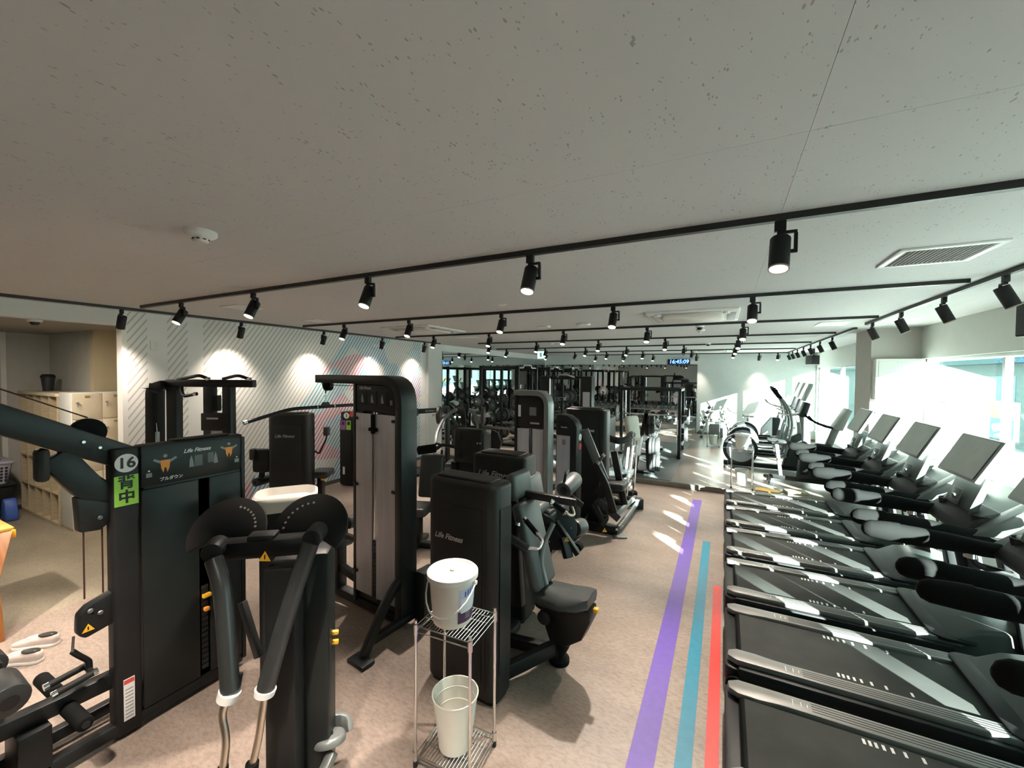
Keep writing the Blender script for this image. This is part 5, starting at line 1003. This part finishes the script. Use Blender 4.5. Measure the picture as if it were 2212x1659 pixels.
# ================================================================ free weights on the platform
PZ = .103
def plate_(g_parent, p, n, r=.21, th=.045, m=PLATE, label=None):
    p = V(p); n = V(n).normalized()
    o = G().cyl(p-n*th/2,p+n*th/2,r,n=28).obj('weight_plate', m, g_parent, bevel=.008)
    G().cyl(p-n*(th/2+.002),p+n*(th/2+.002),r*.62,n=24).obj('plate_face', PLATEG, o); G().cyl(p-n*(th/2+.006),p+n*(th/2+.006),r*.22,n=16).obj('plate_hub', STL, o); return o
def power_rack(label, loc, rz, h=2.2, hh=1.25):
    t = thing('power_rack',label,'power rack',loc,rz,'power racks along the left mirror')
    for x in (-.55,.55):
        for y in (-.5,.55):
            p = G().bx(x-.035,x+.035,y-.035,y+.035,0,h).obj('post', BLK, t, bevel=.006)
            for k in range(0): pass
        G().bx(x-.035,x+.035,-.5,.55,h-.08,h-.01).obj('top_rail', BLK, t, bevel=.006); G().bx(x-.04,x+.04,-.6,.65,0,.07).obj('floor_rail', BLK, t, bevel=.008)
        G().bx(x-.02,x+.02,-.48,.53,.62,.68).obj('safety_arm', GRY, t, bevel=.006); G().bx(x-.03,x+.03,-.60,-.535,hh-.06,hh+.03).obj('bar_hook', STL, t, bevel=.006)
        s = 1 if x>0 else -1
        for z in (.4,.85,1.3): 
            G().cyl((x,.55,z),(x+s*.22,.55,z),.022,n=10).obj('plate_peg', CHR, t)
            plate_(t,(x+s*.10,.55,z),(1,0,0),.20 if z<1 else .15,.07,PLATE)
    G().bx(-.55,.55,.52,.58,h-.08,h-.01).obj('rear_beam', BLK, t, bevel=.006); G().tube([(-.55,-.5,h-.05),(-.25,-.5,h-.05),(-.2,-.5,h+.02),(.2,-.5,h+.02),(.25,-.5,h-.05),(.55,-.5,h-.05)],.017,10,.03).obj('chin_bar', STL, t); G().bx(-.5,.5,.53,.57,.05,.11).obj('rear_foot_beam', BLK, t)
    return t
def barbell(label, loc, rz, r=.21, n=2):
    t = thing('barbell',label,'barbell',loc,rz,'loaded barbells on the racks')
    G().cyl((-.66,0,0),(.66,0,0),.0145,n=12).obj('shaft', CHR, t)
    for s in (-1,1):
        G().cyl((s*.66,0,0),(s*.86,0,0),.025,n=14).obj('sleeve', CHR, t); G().cyl((s*.655,0,0),(s*.675,0,0),.04,n=14).obj('stopper', STL, t)
        for k in range(n): plate_(t,(s*(.70+.055*k),0,0),(1,0,0),r-.03*k,.045)
    return t
for i,(x,y) in enumerate(((-4.95,9.5),(-4.95,11.5),(-4.95,13.4))):
    power_rack(('black power rack on the platform, nearest along the left mirror','black power rack on the platform, middle one along the left mirror','black power rack on the platform, farthest along the left mirror')[i],(x,y,PZ-.012 if x<-4.4 else PZ),PI/2)
    barbell(('loaded barbell on the nearest power rack','loaded barbell on the middle power rack','loaded barbell on the farthest power rack')[i],(x+.567,y,PZ-.012+1.296),PI/2,.20,1 if i!=1 else 2)
# plate tree
B = V((-1.22,8.62,PZ)); t = thing('plate_tree','black A-frame plate tree loaded with round plates at the platform edge','plate rack',B)
G().beam((-.10,0,.03),(-.16,0,1.22),.06,.08,up=(1,0,0)).obj('front_leg', BLK, t, bevel=.008); G().beam((-.38,0,.03),(-.16,0,1.22),.06,.08,up=(1,0,0)).obj('rear_leg', BLK, t, bevel=.008); G().bx(-.45,.02,-.05,.05,0,.06).obj('floor_rail', BLK, t, bevel=.01); G().bx(-.14,-.04,-.25,.25,0,.05).obj('cross_foot', BLK, t, bevel=.01); G().bx(-.42,-.34,-.25,.25,0,.05).obj('cross_foot', BLK, t, bevel=.01)
G().bx(-.15,-.05,-.285,-.25,.01,.045).obj('name_tag', LOGOW, t)
for z,r,n in ((.26,.19,3),(.56,.19,3),(.88,.13,2),(1.08,.10,2)):
    x0 = -.10-.06*z; G().cyl((x0,0,z),(x0+.26,0,z),.024,n=10).obj('plate_peg', CHR, t)
    for k in range(n): plate_(t,(x0+.075+.06*k,0,z),(1,0,0),r,.052)
# smith machine
B = V((-1.55,11.0,PZ)); t = thing('smith_machine','black smith machine with chrome guide rods on the platform mat','smith machine',B)
for x in (-.75,.62):
    for y in (-.45,.45): G().bx(x-.035,x+.035,y-.035,y+.035,0,1.66).obj('post', BLK, t, bevel=.006)
    G().bx(x-.04,x+.04,-.55,.55,0,.08).obj('floor_rail', BLK, t, bevel=.008); G().bx(x-.035,x+.035,-.45,.45,1.60,1.67).obj('top_rail', BLK, t, bevel=.006); G().cyl((x+.06 if x<0 else x-.06,-.25,.08),(x+.06 if x<0 else x-.06,-.25,1.62),.016,n=10).obj('guide_rod', CHR, t)
for y in (-.45,.45): G().bx(-.75,.62,y-.035,y+.035,1.60,1.67).obj('top_beam', BLK, t, bevel=.006)
br = G().cyl((-1.0,-.25,1.0),(.9,-.25,1.0),.02,n=12).obj('sliding_bar', CHR, t)
for x in (-.92,.80): plate_(t,(x,-.25,1.0),(1,0,0),.20,.05)
for z in (.5,.95): G().cyl((.62,.2,z),(.85,.2,z),.02,n=10).obj('plate_peg', CHR, t); plate_(t,(.72,.2,z),(1,0,0),.18,.07)
# benches
def bench(label, loc, rz):
    t = thing('weight_bench',label,'bench',loc,rz,'weight benches')
    pad(t,'seat',(0,-.38,.44),(.28,.34,.08),UPHB); G().box((0,.22,.60),(.27,.80,.08),rx=.38).obj('backrest', UPHB, t, bevel=.03, seg=3); G().bx(-.03,.03,-.55,.55,.28,.35).obj('spine', GRY, t, bevel=.006); G().bx(-.03,.03,-.5,-.44,0,.36).obj('leg', GRY, t, bevel=.006); G().bx(-.03,.03,.42,.48,0,.45).obj('leg', GRY, t, bevel=.006); G().bx(-.28,.28,.42,.50,0,.05).obj('rear_foot', BLK, t, bevel=.008); G().bx(-.20,.20,-.52,-.44,0,.05).obj('front_foot', BLK, t, bevel=.008)
bench('black incline bench inside the smith machine',(-1.6,11.05,PZ),0); bench('black incline bench in front of the nearest power rack',(-3.7,9.5,PZ),PI/2); bench('black incline bench in front of the middle power rack',(-3.7,11.5,PZ),PI/2)
# dumbbell rack before the back mirror
t = thing('dumbbell_rack','long two-tier dumbbell rack in front of the back mirror','dumbbell rack',(-2.9,14.85,.09))
for x in (-1.65,0,1.65): G().beam((x,.18,0),(x,.12,.95),.07,.06).obj('end_frame', BLK, t, bevel=.008); G().bx(x-.04,x+.04,-.25,.28,0,.06).obj('foot', BLK, t, bevel=.008)
for z,y in ((.42,-.08),(.86,.08)): G().box((0,y,z),(3.4,.30,.04),rx=.25).obj('tray', GRY, t, bevel=.008)
def db_mesh(r,l):
    me = []
    g1 = G().cyl((0,-.06,0),(0,.06,0),.015,n=10).mesh('handle', CHR); g2 = G().cyl((0,-.06-l,0),(0,-.06,0),r,n=16).mesh('head', PLATE, bevel=.01); g3 = G().cyl((0,.06,0),(0,.06+l,0),r,n=16).mesh('head', PLATE, bevel=.01); g4 = G().cyl((0,-.062-l,0),(0,-.059-l,0),r*.6,n=14).mesh('head_badge', PLATEG); return g1,g2,g3,g4
def dumbbell(label, loc, rot, ms, grp):
    t = thing('dumbbell',label,'dumbbell',loc,0,grp); t.rotation_euler = rot
    link(bpy.data.objects.new('handle',ms[0]),t); a = link(bpy.data.objects.new('head',ms[1]),t); link(bpy.data.objects.new('head',ms[2]),t); link(bpy.data.objects.new('head_badge',ms[3]),a)
dbig,dsml = db_mesh(.085,.09),db_mesh(.065,.07)
for tier,(z,y,ms,w) in enumerate(((.5350,-.105,dbig,'lower'),(.9546,.055,dsml,'upper'))):
    for k in range(14): dumbbell('round black dumbbell, %s from the left on the %s tier of the long rack'%(ORD[k],w),(-2.9-1.5+3.0*k/13,14.85+y,.09+z),(.25,0,0),ms,'dumbbells on the %s tier'%w)
# A-frame dumbbell tree by the back wall
B = V((-.20,14.72,.09)); t = thing('dumbbell_tree','white A-frame dumbbell tree standing against the back wall','dumbbell rack',B)
for s in (-1,1): G().beam((s*.42,0,.02),(s*.10,0,1.02),.08,.05,up=(1,0,0)).obj('slanted_leg', mat('rack_grey_white',(.45,.47,.46),.4,var=.05), t, bevel=.008); G().bx(s*.42-.04,s*.42+.04,-.22,.22,0,.04).obj('foot', BLK, t, bevel=.008)
G().bx(-.2,.2,-.10,.10,.02,.45).obj('centre_box', GRY, t, bevel=.015); G().bx(-.22,.22,-.03,.03,.62,.67).obj('tie_bar', STL, t)
for s in (-1,1):
    for k in range(6):
        z = .12+.16*k; x = s*(.42-.32*z/1.02)
        dumbbell('small black dumbbell, %s from the floor on the %s leg of the dumbbell tree'%(ORD[k],'left' if s<0 else 'right'),(B.x+x+s*.085,B.y,B.z+z+.04),(0,0,0),db_mesh(.05,.06) if k==0 and s<0 else _dt,'dumbbells on the A-frame tree') if not (k==0 and s<0) else None
        if k==0 and s<0:
            _dt = db_mesh(.05,.06); dumbbell('small black dumbbell, first from the floor on the left leg of the dumbbell tree',(B.x+x+s*.085,B.y,B.z+z+.04),(0,0,0),_dt,'dumbbells on the A-frame tree')
# narrow cable frame beside the left wall
t = thing('cable_machine','black open cable machine with a name bar, beside the end of the striped wall','weight machine',(-5.6,7.0,0),1.25)
for x in (-.45,.48): G().bx(x-.045,x+.045,-.05,.05,0,1.36).obj('post', BLK, t, bevel=.008)
nb = G().bx(-.35,.48,-.035,.035,1.24,1.34).obj('name_bar', BLK2, t, bevel=.006); text('name_lettering','Life Fitness',.05,LOGO,nb,face_mtx((0,-.037,1.29),(0,-1,0)),.0005,.3,.0005)
G().bx(-.42,-.28,-.05,.06,1.20,1.36).obj('pulley_box', BLK, t, bevel=.015); G().cyl((-.36,-.03,.15),(-.36,-.03,1.2),.010,n=8).obj('guide_rod', CHR, t); G().cyl((.40,-.03,.15),(.40,-.03,1.2),.010,n=8).obj('guide_rod', CHR, t)
G().bx(-.5,.55,-.3,.3,0,.05).obj('floor_plate', BLK, t, bevel=.01); G().beam((.48,0,1.28),(.75,-.05,.85),.06,.07).obj('angled_arm', BLK, t, bevel=.01); G().bx(-.5,-.38,-.04,.1,.1,.95).obj('weight_stack', BLK2, t, bevel=.01)
# tall cable crossover and plate loaded row on the platform, before the racks
t = thing('cable_crossover','tall twin-column cable station on the platform behind the leg press','weight machine',(-3.2,8.95,PZ))
for x in (-.5,.5):
    G().bx(x-.12,x+.12,-.12,.12,0,1.95).obj('column', BLK, t, bevel=.03); G().bx(x-.08,x+.08,-.126,-.12,.15,1.6).obj('guard_panel', TRN, t); G().cyl((x*.72,-.14,.1),(x*.72,-.14,1.9),.012,n=8).obj('guide_rod', CHR, t); G().box((x*.72,-.17,.95),(.06,.06,.12)).obj('pulley_carriage', BLK2, t, bevel=.01)
G().bx(-.5,.5,-.05,.05,1.87,1.95).obj('top_beam', BLK, t, bevel=.01); G().bx(-.7,.7,-.1,.1,0,.06).obj('base_rail', BLK, t, bevel=.01); G().tube([(-.2,-.06,1.92),(-.1,-.25,1.98),(.1,-.25,1.98),(.2,-.06,1.92)],.016,8,.05).obj('chin_bar', STL, t)
t = thing('plate_loaded_row','plate loaded row machine with arched arms, left of the cable tower','weight machine',(-4.35,6.35,0),.4)
G().strip([(0,.5,.05),(0,.5,.9),(0,.2,1.45),(0,-.25,1.55)],.09,.09,.25,5,up=(0,1,0)).obj('main_mast', BLK, t, bevel=.01)
for s in (-1,1):
    G().strip([(s*.12,.3,1.40),(s*.30,.1,1.30),(s*.38,-.25,1.0),(s*.34,-.45,.85)],.045,.06,.15,4).obj('swing_arm', GRY, t, bevel=.008); foam(t,(s*.34,-.45,.86),(s*.20,-.50,.84),.02); G().cyl((s*.30,.1,1.3),(s*.55,.1,1.3),.024,n=10).obj('plate_peg', CHR, t); plate_(t,(s*.42,.1,1.3),(1,0,0),.17,.05)
    G().bx(s*.35-.04,s*.35+.04,-.6,.6,0,.07).obj('floor_rail', BLK, t, bevel=.01)
G().bx(-.35,.35,.45,.53,0,.07).obj('cross_rail', BLK, t, bevel=.01); G().bx(-.35,.35,-.5,-.42,0,.07).obj('cross_rail', BLK, t, bevel=.01)
pad(t,'seat',(0,-.4,.5),(.3,.36,.08),UPHB); pad(t,'chest_pad',(0,-.12,.95),(.26,.08,.40),UPHB); G().beam((0,-.46,.05),(0,-.40,.47),.07,.07).obj('seat_post', BLK, t); G().beam((0,.5,.6),(0,-.09,.9),.06,.07).obj('pad_arm', BLK, t)
G().cyl((.0,-.30,1.56),(0,-.302,1.56),.04,n=18).obj('round_number_sticker', LOGOW, t)
